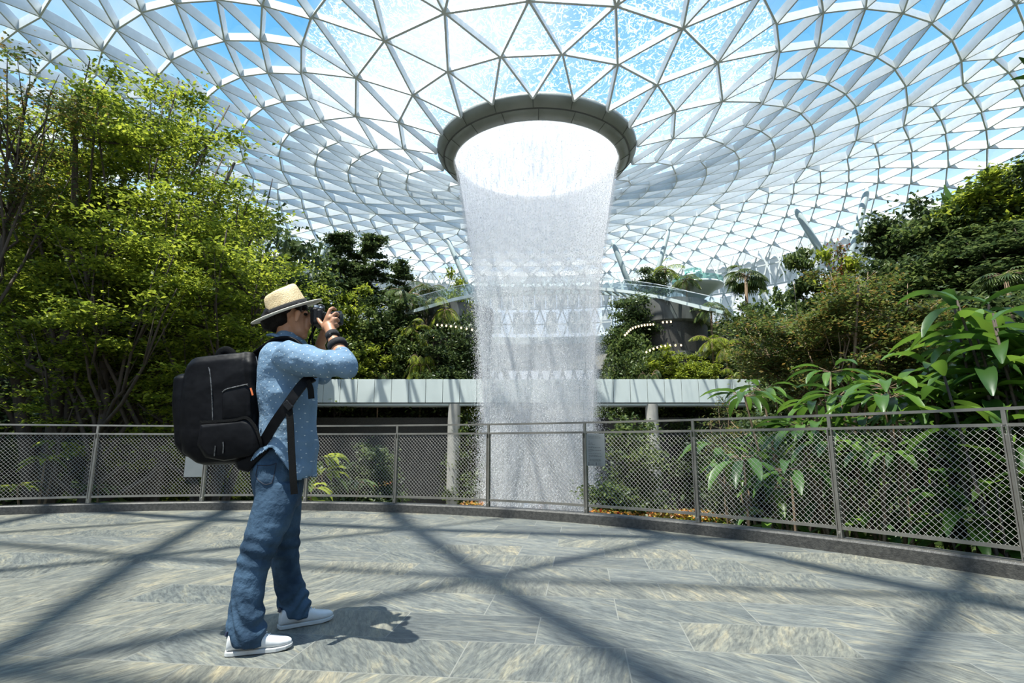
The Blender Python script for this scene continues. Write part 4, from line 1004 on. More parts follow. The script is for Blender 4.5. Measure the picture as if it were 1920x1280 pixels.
def make_tree(name, h, crown, nclus, nleaf, leafsize, cl_r, leafm, barkm='bark', trunk_r=0.16, stems=1, lean=(0, 0), flat=0.4, seed=1, style='round', nbr=None, lowest=0.3, asp=0.5, splay=0.06):
    """tree at the origin, height h. crown=(rx, ry, z0, z1)"""
    rng = np.random.default_rng(seed); rx, ry, z0, z1 = crown
    root = empty(name); wood = MB(); C = []
    for sct in range(stems):
        a = 2 * math.pi * sct / max(1, stems) + rng.random(); off_ = 0.0 if stems == 1 else splay * h
        top = np.array([lean[0] * h + off_ * 1.8 * math.cos(a), lean[1] * h + off_ * 1.8 * math.sin(a), z1 * 0.93 if style != 'round' else z0 + (z1 - z0) * 0.7])
        pts = catmull([np.array([0.04 * math.cos(a), 0.04 * math.sin(a), -0.4]), top * 0.3 + np.array([off_ * .4 * math.cos(a), off_ * .4 * math.sin(a), 0]) + rng.normal(0, 0.01 * h, 3) * [1, 1, 0], top * 0.65 + rng.normal(0, 0.02 * h, 3) * [1, 1, 0], top], 4)
        R_ = [trunk_r * (1 - 0.85 * i / (len(pts) - 1)) for i in range(len(pts))]
        wood.tube(pts, R_, 8)
        nb = nbr or max(6, nclus // 6)
        for j in range(nb // stems + 1):
            t = rng.uniform(lowest, 0.97); bi = t * (len(pts) - 1); p0 = np.array(pts[int(bi)]) * (1 - bi % 1) + np.array(pts[min(int(bi) + 1, len(pts) - 1)]) * (bi % 1)
            az = rng.random() * 2 * math.pi
            if style == 'tier':
                zz = z0 + (z1 - z0) * rng.random() ** 0.9; f = 1.0 - 0.75 * (zz - z0) / (z1 - z0); f *= rng.uniform(0.6, 1.1)
                p1 = np.array([rx * f * math.cos(az) + lean[0] * zz, ry * f * math.sin(az) + lean[1] * zz, zz]); p0 = np.array([p0[0], p0[1], zz - 0.06 * h * f]) if zz > z0 else p0
            else:
                u_ = rng.uniform(-0.85, 1); rr_0 = math.sqrt(max(0.05, 1 - u_ * u_)) * rng.uniform(0.55, 1.05)
                p1 = np.array([rx * rr_0 * math.cos(az) + lean[0] * h, ry * rr_0 * math.sin(az) + lean[1] * h, (z0 + z1) / 2 + u_ * (z1 - z0) / 2])
            bp_ = branch_path(p0, p1, rng, 0.08); r0 = trunk_r * 0.38 * (1.1 - t)+0.012
            wood.tube(bp_, [r0 * (1 - 0.8 * q_ / (len(bp_) - 1)) for q_ in range(len(bp_))], 5)
            m_ = max(2, int(nclus / nb))
            for q_ in range(m_):
                tt = rng.uniform(0.4, 1.02); bi2 = min(tt, 0.999) * (len(bp_) - 1); c = bp_[int(bi2)] + (bp_[int(bi2) + 1] - bp_[int(bi2)]) * (bi2 % 1)
                c = c + rng.normal(0, 1, 3) * cl_r * [0.9, 0.9, 0.35]
                if q_ % 2 == 0: wood.tube([bp_[max(0, int(bi2) - 1)], c], [r0 * 0.3 + 0.004, 0.004], 4)
                C.append(c)
    C = np.array(C); per = max(1, nleaf // len(C))
    cen = np.repeat(C, per, 0); cen = cen + rng.normal(0, 1, cen.shape) * cl_r * np.array([1, 1, flat]) * rng.uniform(0.4, 1, (len(cen), 1))
    V, FF = leaf_cloud(cen, None, rng.uniform(0.7, 1.3, len(cen)) * leafsize, asp, rng=rng)
    wood.build('trunk', M[barkm], root, True)
    link('foliage', npmesh(V, FF, 3), M[leafm], root)
    root['h'] = h
    return root
def curved_leaf(mb, base, d, L, W, droop, up=Vector((0, 0, 1)), k=5, fold=0.25):
    """long leaf blade, folded at the midrib, drooping with length"""
    d = Vector(d).normalized(); s = d.cross(up)
    s = s.normalized() if s.length > 1e-4 else Vector((1, 0, 0))
    p = Vector(base); vs = []; step = L / k; dd = d.copy()
    for i in range(k + 1):
        t = i / k; w = W * math.sin(math.pi * min(1, (t * 0.94 + 0.03))) ** 0.75 * (1 - 0.25 * t)
        n_ = s.cross(dd).normalized()
        vs += [p - s * w / 2 + n_ * w * fold, p.copy(), p + s * w / 2 + n_ * w * fold]
        dd = (dd + Vector((0, 0, -droop / k))).normalized(); p = p + dd * step
    fs = []
    for i in range(k):
        a = i * 3; fs += [(a, a + 1, a + 4, a + 3), (a + 1, a + 2, a + 5, a + 4)]
    mb.add(vs, fs)
def make_rosette_plant(name, h, nros, leaflen, leafw, rad, leafm, barkm='bark_pale', seed=1, nl=9, droop=1.0):
    rnd = random.Random(seed); root = empty(name); wood, lv = MB(), MB()
    for i in range(nros):
        a = rnd.random() * 6.283; r_ = rad * math.sqrt(rnd.random()) if nros > 1 else 0; z = h - min(h * 0.7, 2.0) * (i / max(1, nros)) ** 1.3
        c = Vector((r_ * math.cos(a), r_ * math.sin(a), z))
        wood.tube(catmull([(0.02, 0, -0.3), (c.x * 0.2, c.y * 0.2, z * 0.45), (c.x * .8, c.y * .8, z * 0.85), tuple(c)], 3), [0.035 * (1 - 0.07 * q_) for q_ in range(10)], 6)
        for j in range(nl):
            b_ = 6.283 * j / nl + rnd.uniform(-.2, .2); el = rnd.uniform(-0.15, 0.5)
            d = Vector((math.cos(b_) * math.cos(el), math.sin(b_) * math.cos(el), math.sin(el)))
            st_ = c + d * leaflen * 0.35
            wood.tube([c, st_], 0.006, 4)
            curved_leaf(lv, st_, d, leaflen * rnd.uniform(.8, 1.15), leafw * rnd.uniform(.85, 1.15), droop * rnd.uniform(.7, 1.5))
    wood.build('stem', M[barkm], root, True); lv.build('foliage', M[leafm], root, True); root['h'] = h
    return root
def make_palm(name, h, nf, fl, leafm, seed=1, fan=False, trunk=0.12):
    rnd = random.Random(seed); root = empty(name); wood, lv = MB(), MB()
    wood.tube([(0, 0, -0.4), (0.03 * h, 0, h * 0.5), (0.02 * h, 0.02 * h, h)], [trunk, trunk * 0.8, trunk * 0.7], 10); c = Vector((0.02 * h, 0.02 * h, h))
    for i in range(nf):
        a = 6.283 * i / nf * 1.0 + rnd.uniform(-.25, .25); el = rnd.uniform(0.1, 1.1)
        d = Vector((math.cos(a) * math.cos(el), math.sin(a) * math.cos(el), math.sin(el))); L = fl * rnd.uniform(.8, 1.1)
        pts = []; p = c.copy(); dd = d.copy(); k = 9
        for q_ in range(k + 1):
            pts.append(p.copy()); dd = (dd + Vector((0, 0, -0.19))).normalized(); p = p + dd * L / k
        if fan:
            wood.tube(pts[:5], 0.02, 4); cc = pts[4]; d2 = (pts[5] - pts[3]).normalized(); s = d2.cross(Vector((0, 0, 1))).normalized()
            for q_ in range(-6, 7):
                an = q_ * 0.2; dv = d2 * math.cos(an) + s * math.sin(an)
                curved_leaf(lv, cc, dv, fl * 0.5, 0.11, 0.7, k=3)
        else:
            wood.tube(pts, [0.03 * (1 - 0.08 * q_) for q_ in range(k + 1)], 4)
            for q_ in range(2, 2 * k):
                t = q_ / 2; p0 = pts[int(t)] + (pts[min(k, int(t) + 1)] - pts[int(t)]) * (t % 1); tg = (pts[min(k, int(t) + 1)] - pts[max(0, int(t) - 1)]).normalized()
                s = tg.cross(Vector((0, 0, 1))).normalized(); ll = fl * 0.32 * math.sin(math.pi * min(0.95, 0.15 + t / k * 0.8)) + 0.1
                for sg in (-1, 1): curved_leaf(lv, p0, s * sg + tg * 0.6, ll, 0.09, 0.8, k=2)
    wood.build('trunk', M['bark_pale'], root, True); lv.build('fronds', M[leafm], root, False); root['h'] = h
    return root
def copy_tree(o):
    c = o.copy(); col.objects.link(c)
    for ch in list(o.children):
        d = ch.copy(); col.objects.link(d); d.parent = c
    return c
used = set()
def place(proto, loc, s, rz, label, cat, group=None, sxy=None):
    o = proto if proto.name not in used else copy_tree(proto)
    used.add(proto.name); 
    o.location = loc; k = sxy if sxy else s
    o.scale = (k, k, s); o.rotation_euler = (0, 0, rz)
    if 'h' in o: del o['h']
    return tag(o, label, cat, group)

# --- big near trees on the left
def near_tree(px_base, Y, zbase, top_px, label, **kw):
    b_ = P(px_base, 800, Y); t = P(top_px[0], top_px[1], Y)
    o = make_tree('tree', t.z - zbase, **kw); o.location = (b_.x, b_.y, zbase); o.rotation_euler = (0, 0, 0); del o['h']
    return tag(o, label, 'tree')
def hgt(px, py, Y, zb): return P(px, py, Y).z - zb
Yt = 13.5; zb = -4.0
h1 = hgt(200, 150, Yt, zb)
near_tree(150, Yt, zb, (200, 150), 'tall multi-stemmed tree with bright yellow-green leaves, in front at far left', splay=0.1, crown=(4.4, 3.2, 7.2, h1), nclus=420, nleaf=95000, leafsize=0.125, cl_r=0.42, leafm='leaf_bright', trunk_r=0.24, stems=3, lean=(0.02, 0.0), flat=0.32, seed=11, lowest=0.3, nbr=60)
Yt = 12.0; h2 = hgt(330, 395, Yt, zb)
near_tree(282, Yt, zb, (330, 395), 'slim forked tree with feathery green leaves behind the backpack', splay=0.1, crown=(3.0, 2.6, 6.0, h2), nclus=240, nleaf=50000, leafsize=0.105, cl_r=0.36, leafm='leaf_bright', trunk_r=0.2, stems=2, lean=(0.03, 0), flat=0.25, seed=12, lowest=0.35, nbr=40)
Yt = 19.0; h3 = hgt(420, 400, Yt, zb)
near_tree(390, Yt, zb, (430, 400), 'spreading green tree left of the straw hat, beyond the slim forked tree', splay=0.1, crown=(3.4, 3, 6.4, h3), nclus=170, nleaf=42000, leafsize=0.14, cl_r=0.5, leafm='leaf_bright', trunk_r=0.15, stems=2, flat=0.3, seed=13, lowest=0.3, nbr=34)
Yt = 10.0; h4 = hgt(20, 110, Yt, zb)
near_tree(-125, Yt, zb, (-20, 130), 'tree with yellow and orange tinged leaves reaching in at the upper left edge', crown=(0.9, 1.5, h4 - 2.2, h4), nclus=60, nleaf=8000, leafsize=0.09, cl_r=0.36, leafm='leaf_yellow', trunk_r=0.14, stems=1, lean=(0.05, 0), flat=0.4, seed=14, lowest=0.6, nbr=22)
Yt = 17.0; h5 = hgt(60, 330, Yt, zb)
near_tree(30, Yt, zb, (60, 330), 'dark dense tree at the left edge behind the tall bright tree', crown=(4.4, 2.5, 2.6, h5), nclus=170, nleaf=22000, leafsize=0.2, cl_r=0.6, leafm='leaf_deep', trunk_r=0.2, stems=2, flat=0.5, seed=15, lowest=0.25, nbr=34)
# --- fine leaved tree on the right
Yt = 13.0; h6 = hgt(1590, 515, Yt, zb)
near_tree(1585, Yt, zb, (1600, 515), 'wide fine-leaved tree with yellowing leaves above the railing at right', splay=0.13, crown=(2.5, 2.2, 6.2, h6), nclus=260, nleaf=50000, leafsize=0.1, cl_r=0.30, leafm='leaf_yellow', barkm='bark_pale', trunk_r=0.11, stems=3, flat=0.35, seed=16, lowest=0.55, nbr=44)
Yt = 11.0; h7 = hgt(1370, 715, Yt, zb)
near_tree(1372, Yt, zb, (1370, 715), 'small sparse sapling with yellow-green leaves in front of the pale walkway', crown=(0.6, 0.6, h7 - 1.3, h7), nclus=40, nleaf=1800, leafsize=0.055, cl_r=0.13, leafm='leaf_yellow', barkm='bark_pale', trunk_r=0.03, stems=1, flat=0.6, seed=17, lowest=0.6, nbr=14)

# --- distant kinds
protos = {
 'tier': [make_tree('tree', 10, (2.8, 2.8, 3.0, 10), 120, 15000, 0.32, 0.5, 'leaf_deep', trunk_r=0.14, style='tier', flat=0.18, seed=21, nbr=60),
          make_tree('tree', 10, (2.6, 2.6, 2.5, 10), 120, 15000, 0.32, 0.5, 'leaf_mid', trunk_r=0.14, style='tier', flat=0.2, seed=22, nbr=60)],
 'bush': [make_tree('tree', 6, (2.6, 2.6, 0.8, 6), 110, 14000, 0.30, 0.55, 'leaf_mid', trunk_r=0.12, stems=2, flat=0.45, seed=23, nbr=30, lowest=0.15),
          make_tree('tree', 6, (2.6, 2.6, 0.8, 6), 110, 14000, 0.30, 0.55, 'leaf_deep', trunk_r=0.12, stems=2, flat=0.45, seed=24, nbr=30, lowest=0.15),
          make_tree('tree', 6, (2.6, 2.6, 0.8, 6), 110, 14000, 0.28, 0.5, 'leaf_bright', trunk_r=0.12, stems=2, flat=0.35, seed=25, nbr=30, lowest=0.15),
          make_tree('tree', 6, (2.0, 2.0, 0.8, 6), 80, 6000, 0.2, 0.45, 'leaf_red', trunk_r=0.1, stems=2, flat=0.4, seed=26, nbr=24, lowest=0.15)],
 'palm': [make_palm('palm_tree', 6, 15, 2.3, 'leaf_mid', 31), make_palm('palm_tree', 6, 13, 2.1, 'leaf_bright', 32)],
 'fan': [make_palm('fan_palm', 6, 26, 2.0, 'leaf_mid', 33, True, 0.16)],
 'fern': [make_palm('tree_fern', 2.2, 16, 1.9, 'leaf_bright', 34, False, 0.1), make_palm('tree_fern', 2.2, 16, 1.9, 'leaf_mid', 35, False, 0.1)],
}
HH = {'tier': 10, 'bush': 6, 'palm': 7.2, 'fan': 7.0, 'fern': 3.2}
CAT = {'tier': 'tree', 'bush': 'tree', 'palm': 'palm', 'fan': 'palm', 'fern': 'fern'}
def back(kind, v, px, top, Y, hh, label, sxy=None, k=[0]):
    k[0] += 1
    t = P(px, top, Y); g = float(hf(t.x, t.y)); z = min(t.z - hh, 99)
    # stands on the slope: the trunk runs down to the soil
    base = g - 0.1; height = t.z - base
    s = height / HH[kind]; wid = sxy if sxy else hh / HH[kind] * {'bush': 1.25, 'palm': 1.6, 'fan': 1.3}.get(kind, 1.0)
    place(protos[kind][v], (t.x, t.y, base), s, k[0] * 2.39, label, CAT[kind], sxy=wid)
BK = [
 # left hillside, back row
 ('tier', 0, 640, 436, 57, 10, 'tall dark layered tree, left of the two tallest right of the hat'),
 ('tier', 0, 703, 440, 56, 10, 'tall dark layered tree, right of the two tallest right of the hat'),
 ('tier', 0, 750, 492, 54, 8, 'shorter dark layered tree at the right end of the tall pair'),
 ('tier', 1, 672, 470, 59, 9, 'green layered tree between the two tallest dark trees'),
 ('bush', 0, 590, 485, 50, 8, 'light green tree just above the straw hat'),
 ('bush', 1, 500, 428, 44, 8, 'dark round tree left of the straw hat at the roof edge'),
 ('bush', 0, 455, 438, 40, 8, 'green tree between the spreading tree and the dark round tree'),
 ('tier', 1, 548, 510, 52, 8, 'layered tree directly behind the straw hat crown'),
 # left hillside, slope
 ('bush', 2, 650, 545, 50, 6, 'feathery yellow-green tree right of the camera lens'),
 ('bush', 0, 700, 580, 49, 5.5, 'green bushy tree on the slope above the lens'),
 ('bush', 1, 735, 560, 51, 6, 'dark bushy tree on the slope below the palms'),
 ('bush', 2, 690, 640, 47.5, 4.5, 'low yellow-green tree above the walkway near the elbow'),
 ('bush', 0, 640, 640, 47, 4.5, 'low green tree above the walkway behind the wrist'),
 ('bush', 1, 820, 625, 48, 5, 'dark bush at the foot of the left slope near the waterfall'),
 ('bush', 0, 770, 630, 48, 4.5, 'green bush between the two ferns over the walkway'),
 ('bush', 1, 870, 600, 50, 5, 'dark bush beside the left edge of the waterfall'),
 ('palm', 0, 768, 520, 51, 5.5, 'tall slim palm, leftmost on the crest left of the waterfall'),
 ('palm', 0, 800, 515, 53, 5, 'palm in the middle of the crest left of the waterfall'),
 ('palm', 1, 838, 540, 51, 5, 'palm with hanging pale fronds under the footbridge end'),
 ('palm', 1, 775, 590, 49, 4.5, 'small bright palm halfway down the left slope'),
 ('fern', 0, 790, 640, 47, 3, 'bright tree fern above the walkway, nearest the left slope palms'),
 ('fern', 1, 712, 680, 46.6, 2.4, 'pale tree fern at the walkway edge near the elbow'),
 ('fern', 0, 875, 680, 46.6, 2.4, 'green fern at the walkway edge touching the waterfall spray'),
 ('bush', 2, 865, 515, 55, 4, 'light green bush on the crest by the left strut'),
 # right side
 ('palm', 1, 1248, 484, 60, 5, 'taller palm, left of the pair above the footbridge at right'),
 ('palm', 0, 1282, 504, 57, 4.5, 'shorter palm, right of the pair above the footbridge at right'),
 ('bush', 1, 1215, 506, 60, 4, 'dark round bush left of the palm pair on the footbridge'),
 ('fan', 0, 1393, 488, 52, 7, 'dense fan palm standing alone against the roof at right'),
 ('bush', 1, 1187, 560, 54, 5, 'dark bush just right of the waterfall under the footbridge'),
 ('bush', 0, 1178, 610, 51, 5, 'green bush right of the waterfall at mid height'),
 ('bush', 0, 1190, 655, 48, 4, 'green bush right of the waterfall just above the walkway'),
 ('bush', 2, 1255, 655, 48, 4, 'yellow-green bush above the walkway right of the string lights'),
 ('palm', 0, 1332, 552, 52, 5, 'palm under the right end of the footbridge'),
 ('palm', 1, 1330, 612, 49, 4.5, 'bright palm above the walkway, left of its twin'),
 ('palm', 1, 1362, 625, 48, 4, 'bright palm above the walkway, right of its twin'),
 ('fern', 1, 1215, 668, 46.6, 2.4, 'fern at the walkway edge right of the waterfall'),
 ('fern', 0, 1378, 675, 46.6, 2.6, 'fern at the walkway edge below the fan palm'),
 ('bush', 0, 1420, 560, 50, 6, 'green tree on the right slope below the fan palm'),
 ('bush', 2, 1300, 660, 47.5, 3.6, 'low yellow-green bush at the middle of the right slope'),
 ('tier', 1, 1500, 448, 44, 8, 'layered bright green tree at the foot of the leaning strut'),
 ('bush', 3, 1562, 455, 43, 6, 'reddish tree between the two right struts'),
 ('bush', 2, 1600, 470, 42, 6, 'light green tree right of the rightmost strut'),
 ('tier', 0, 1655, 415, 41, 8, 'dark layered tree on the right skyline left of the banana leaf'),
 ('bush', 1, 1715, 392, 40, 7, 'dark round tree on the right skyline under the banana leaf'),
 ('bush', 0, 1765, 370, 39, 7, 'green tree on the right skyline next to the banana leaf'),
 ('bush', 2, 1850, 312, 37, 7, 'bright yellow-green tree at the top right of the skyline'),
 ('bush', 1, 1905, 330, 36, 7, 'dark tree on the skyline at the right edge'),
 ('tier', 1, 1820, 420, 35, 7, 'layered green tree below the bright skyline tree'),
 ('bush', 1, 1890, 430, 33, 7, 'dark tree at the right edge below the skyline'),
 ('bush', 0, 1740, 470, 36, 6, 'green tree in the middle of the right slope'),
 ('bush', 1, 1660, 500, 38, 6, 'dark tree behind the wide yellowing tree'),
 ('bush', 0, 1450, 545, 42, 6, 'green tree behind the left side of the wide yellowing tree'),
 ('fan', 0, 1885, 490, 26, 4.5, 'fan palm at the right edge above the big glossy leaves'),
 ('bush', 1, 1800, 560, 24, 5, 'dark dense bush behind the big glossy leaves'),
 ('bush', 0, 1700, 610, 26, 5, 'green bush behind the right side of the yellowing tree'),
 # left fill behind the near trees
 ('bush', 1, 60, 420, 26, 8, 'dark tree behind the left edge trees, upper'),
 ('bush', 1, 190, 470, 27, 7, 'dark tree seen between the stems of the tall bright tree'),
 ('bush', 0, 330, 500, 30, 7, 'green tree behind the slim forked tree'),
 ('bush', 0, 420, 560, 32, 6, 'green tree above the backpack handle'),
 ('bush', 2, 250, 620, 24, 5, 'yellow-green bush low behind the tall tree stems'),
 ('bush', 2, 380, 640, 27, 4.5, 'yellow-green bush just above the backpack'),
 ('bush', 0, 100, 640, 22, 5, 'green bush low at the left edge'),
 ('bush', 1, 460, 600, 36, 6, 'dark bush left of the hair and collar'),
 # below the walkway
 ('bush', 0, 1180, 775, 30, 4, 'leafy tree with red tips right of the foot of the waterfall'),
 ('bush', 0, 885, 770, 45.5, 4, 'leafy climber mass between the left column and the waterfall'),
 ('bush', 1, 1290, 790, 46, 4, 'dark bush just right of the right column under the walkway'),
 ('bush', 1, 690, 840, 30, 3.5, 'dark low bush beyond the railing left of the left column'),
 ('bush', 1, 1420, 790, 24, 4, 'dark bush beyond the railing left of the umbrella plants'),
]
for a_ in BK: back(*a_)

# bright plants low beyond the railing at left
for (nm, px, py, Y, h_, L_, lm, lb, sd) in (
    ('broad_leaf_plant', 608, 862, 12.5, 1.2, 0.55, 'leaf_bright', 'bright broad-leaved plant beyond the railing right of the hanging strap', 41),
    ('broad_leaf_plant', 590, 915, 11.5, 0.8, 0.4, 'leaf_bright', 'low bright plant beyond the railing beside the jeans', 42),
    ('broad_leaf_plant', 640, 905, 13, 0.8, 0.35, 'leaf_mid', 'low plant with reddish flowers beyond the railing right of the jeans', 43),
    ('broad_leaf_plant', 200, 915, 11, 1.0, 0.35, 'leaf_mid', 'low leafy plant beyond the railing left of the slim tree trunk', 44),
    ('broad_leaf_plant', 90, 830, 11, 1.4, 0.35, 'leaf_bright', 'leafy plant beyond the railing at the left edge', 45)):
    t = P(px, py, Y); o = make_rosette_plant(nm, h_ + 2.0, 4, L_, L_ * 0.33, 0.5, lm, seed=sd, nl=11, droop=0.9); del o['h']
    o.location = (t.x, t.y, t.z - h_ - 2.0); tag(o, lb, 'plant')

# umbrella plants with drooping fingered leaves on the right
US = [(1395, 862, 7.6, 0.46, 'umbrella plant with hanging leaves, first right of the sixth post', 1),
      (1482, 880, 7.2, 0.44, 'umbrella plant with hanging leaves left of the tall right post', 1),
      (1500, 700, 8.6, 0.40, 'umbrella plant rosette standing in front of the walkway end', 6),
      (1590, 800, 7.4, 0.42, 'umbrella plant rising over the handrail behind the tall right post', 7),
      (1690, 850, 6.6, 0.36, 'umbrella plant with pale hanging leaves right of the tall right post', 1),
      (1660, 740, 7.4, 0.42, 'umbrella plant over the handrail, middle of the right thicket', 7),
      (1760, 700, 7.0, 0.44, 'umbrella plant over the handrail, left of the big glossy leaves', 7),
      (1450, 790, 8.4, 0.38, 'umbrella plant rosette over the handrail right of the sapling', 6)]
for i, (px, py, Y, L_, lb, nr_) in enumerate(US):
    t = P(px, py, Y); hh = t.z + 4.6
    o = make_rosette_plant('umbrella_plant', hh, nr_ + (5 if nr_ > 1 else 0), L_ * 1.2, L_ * 0.36, 1.0 if nr_ > 1 else 0.0, 'leaf_glossy', seed=60 + i, nl=11, droop=1.3 if nr_ == 1 else 0.9); del o['h']
    o.location = (t.x, t.y, -4.6); tag(o, lb, 'plant')
# big glossy long leaves at the right edge
BG = [(1830, 560, 6.6, 0.75, 'large glossy-leaved plant at the right edge, upper'), (1880, 690, 5.8, 0.7, 'large glossy-leaved plant at the right edge, just above the handrail'),
      (1790, 640, 6.9, 0.65, 'large glossy-leaved plant left of the right edge thicket'), (1925, 520, 5.9, 0.75, 'large glossy-leaved plant cut by the right edge of the view'),
      (1860, 860, 6.0, 0.5, 'large glossy-leaved plant behind the railing mesh at far right')]
for i, (px, py, Y, L_, lb) in enumerate(BG):
    t = P(px, py, Y); hh = t.z + 4.6
    rnd = random.Random(90 + i); root = empty('glossy_leaf_plant', (t.x, t.y, -4.6)); wood, lv = MB(), MB(); B0 = Vector((t.x, t.y, -4.6))
    for s_ in range(9):
        a = rnd.random() * 6.28; c = Vector((0.65 * rnd.random() ** .5 * math.cos(a), 0.65 * rnd.random() ** .5 * math.sin(a), hh - rnd.random() * 1.3))
        wood.tube([B0, B0 + Vector((c.x * .4, c.y * .4, c.z * .6)), B0 + c], [0.035, 0.025, 0.012], 6)
        for j in range(9):
            b_ = rnd.random() * 6.28; el = rnd.uniform(-0.1, 0.8); d = Vector((math.cos(b_) * math.cos(el), math.sin(b_) * math.cos(el), math.sin(el)))
            curved_leaf(lv, B0 + c - Vector((0, 0, j * 0.09)), d, L_ * rnd.uniform(.7, 1.1), L_ * 0.27, 1.2, k=7)
    wood.build('stem', M['bark'], root, True); lv.build('foliage', M['leaf_glossy'], root, True); tag(root, lb, 'plant')
# a branch of leaves reaching in at the upper right edge belongs to a tall plant just outside
t = P(1925, 150, 6.5); root = empty('glossy_leaf_plant', (t.x + .6, t.y, -4.6), label='tall plant whose dark leaves reach in at the upper right edge', cat='plant'); wood, lv = MB(), MB()
wood.tube([(t.x + .6, t.y, -4.6), (t.x + .6, t.y, t.z - 1), (t.x + .2, t.y, t.z)], [0.06, 0.04, 0.015], 6)
for j, (dx, dz, el) in enumerate([(-1, .3, .2), (-1, -.3, -.6), (-.8, -.8, -.9), (.5, .5, .4), (1, 0, 0), (-.6, 1.0, .9)] + [(random.uniform(.2, 1), random.uniform(-.6, .8), 0) for _ in range(16)]):
    curved_leaf(lv, (t.x + .2 + (.3 if j > 5 else 0), t.y, t.z - max(0, j - 5) * 0.09), (dx, random.uniform(-.4, .4), dz), 0.42, 0.12, 0.5, k=6)
wood.build('stem', M['bark'], root, True); lv.build('foliage', M['leaf_glossy'], root, True)
# banana leaf plant on the right skyline
t = P(1790, 350, 38); root = empty('banana_plant', (t.x, t.y, float(hf(t.x, t.y))), label='banana plant with broad upright leaves on the right skyline', cat='plant'); wood, lv = MB(), MB()
zg = float(hf(t.x, t.y)); wood.tube([(t.x, t.y, zg - .3), (t.x, t.y, t.z - 2.4)], [0.2, 0.12], 8)
for j, (dx, L_) in enumerate([(-.12, 3.0), (.1, 2.7), (-.5, 2.4), (.55, 2.4), (.0, 2.2)]):
    curved_leaf(lv, (t.x, t.y, t.z - 2.6), (dx, -0.1 * j + .1, 1), L_, 0.75, 0.35, k=8, fold=0.12, up=Vector((0, 1, 0)))
wood.build('stem', M['leaf_mid'], root, True); lv.build('leaves', M['leaf_glossy'], root, True)

# ------------------------------------------------------------------ undergrowth, uncountable
def scatter_under(n, xr, yr, size, cond, zoff):
    x = RNG.uniform(*xr, n); y = RNG.uniform(*yr, n); k = cond(x, y); x = x[k]; y = y[k]; z = hf(x, y)
    return np.stack([x, y, z + np.abs(RNG.normal(0, zoff, len(x)))], 1), RNG.uniform(0.6, 1.4, len(x)) * size
inside = lambda x, y: (np.hypot(x - CX, y - CY) < 40.5) & (hf(x, y) > -4.8) & ~((x - DC.x) ** 2 + (y - DC.y) ** 2 < 10.2 ** 2)
a1_, s1_ = scatter_under(230000, (-42, 44), (8, 76), 0.42, inside, 0.5)
V, FF = leaf_cloud(a1_, None, s1_, 0.5)
tag(link('undergrowth', npmesh(V, FF, 3), M['leaf_mid']), 'dense green undergrowth covering the hillsides between the trees', 'undergrowth', kind='stuff')
# low planting right below the deck
bel = lambda x, y: ((x - DC.x) ** 2 + (y - DC.y) ** 2 > 9.9 ** 2) & ((x < -2.6) | (x > 4.3)) & (x > -16) & (x < 16)
a2_, s2_ = scatter_under(60000, (-16, 16), (-2, 20), 0.16, bel, 1.1)
V, FF = leaf_cloud(a2_, None, s2_, 0.5)
tag(link('shrubbery', npmesh(V, FF, 3), M['leaf_deep']), 'dark low shrubbery below the deck beyond the railing', 'shrubbery', kind='stuff')

# flower beds
def bed(px0, px1, py, Y, label, n=2600):
    a = P(px0, py, Y); b_ = P(px1, py, Y); root = empty('flower_bed', ((a.x + b_.x) / 2, Y, -4.9), label=label, cat='flower bed', kind='stuff')
    zt = a.z
    x = RNG.uniform(a.x, b_.x, n); y = RNG.uniform(Y - 0.7, Y + 1.6, n)
    V, FF = leaf_cloud(np.stack([x, y, RNG.uniform(zt - 0.3, zt + 0.12, n)], 1), None, RNG.uniform(.12, .25, n), 0.8)
    o = link('petals', npmesh(V, FF, 3), M['flower'], root); o['kind'] = 'stuff'
    x = RNG.uniform(a.x, b_.x, n * 2); y = RNG.uniform(Y - 0.8, Y + 1.7, n * 2)
    V, FF = leaf_cloud(np.stack([x, y, RNG.uniform(zt - 0.6, zt - 0.1, n * 2)], 1), None, RNG.uniform(.15, .3, n * 2), 0.4)
    o = link('leaves', npmesh(V, FF, 3), M['leaf_bright'], root); o['kind'] = 'stuff'
    MB().box(((a.x + b_.x) / 2, Y + 0.45, (zt - 0.5 - 4.95) / 2), (abs(b_.x - a.x) + .1, 2.6, zt - 0.5 + 4.95)).build('planter', M['dark_stone'], root)
bed(1105, 1365, 965, 28, 'long bed of orange, yellow and red flowers below the deck at right', 3000)
bed(860, 905, 948, 33, 'short bed of orange flowers at the foot of the left column', 500)
bed(675, 735, 908, 34, 'row of orange flowers in the shade left of the left column', 500)

# ------------------------------------------------------------------ string lights
m, nt = new_mat('bulb_glow'); em = N(nt, 'ShaderNodeEmission'); em.inputs[0].default_value = (1, 0.78, 0.42, 1); em.inputs[1].default_value = 2.0; out(nt, em.outputs[0]); M['bulb'] = m
def string(pts, Y, n, label):
    pts = [P(px, py, Y) for px, py in pts]; cu = [Vector(p) for p in catmull(pts, 8)]
    root = empty('string_lights', pts[0], label=label, cat='lights')
    MB().tube([p + Vector((0, 0, .12)) for p in cu], 0.015, 4).build('cable', M['seam'], root)
    for i in range(n):
        t = i / (n - 1) * (len(cu) - 1.001); p = cu[int(t)] + (cu[int(t) + 1] - cu[int(t)]) * (t % 1)
        MB().ellipsoid(p, (.08, .08, .1), n=8, k=6).build('bulb', M['bulb'], root)
string([(1172, 628), (1185, 616), (1205, 610), (1225, 608)], 47.3, 12, 'upper curve of string lights right of the waterfall')
string([(1243, 604), (1258, 603)], 47.3, 3, 'three bulbs at the end of the upper string lights, above the terrace')
string([(1212, 660), (1230, 652), (1250, 648), (1277, 647)], 46.8, 9, 'lower string lights just above the bushes right of the waterfall')
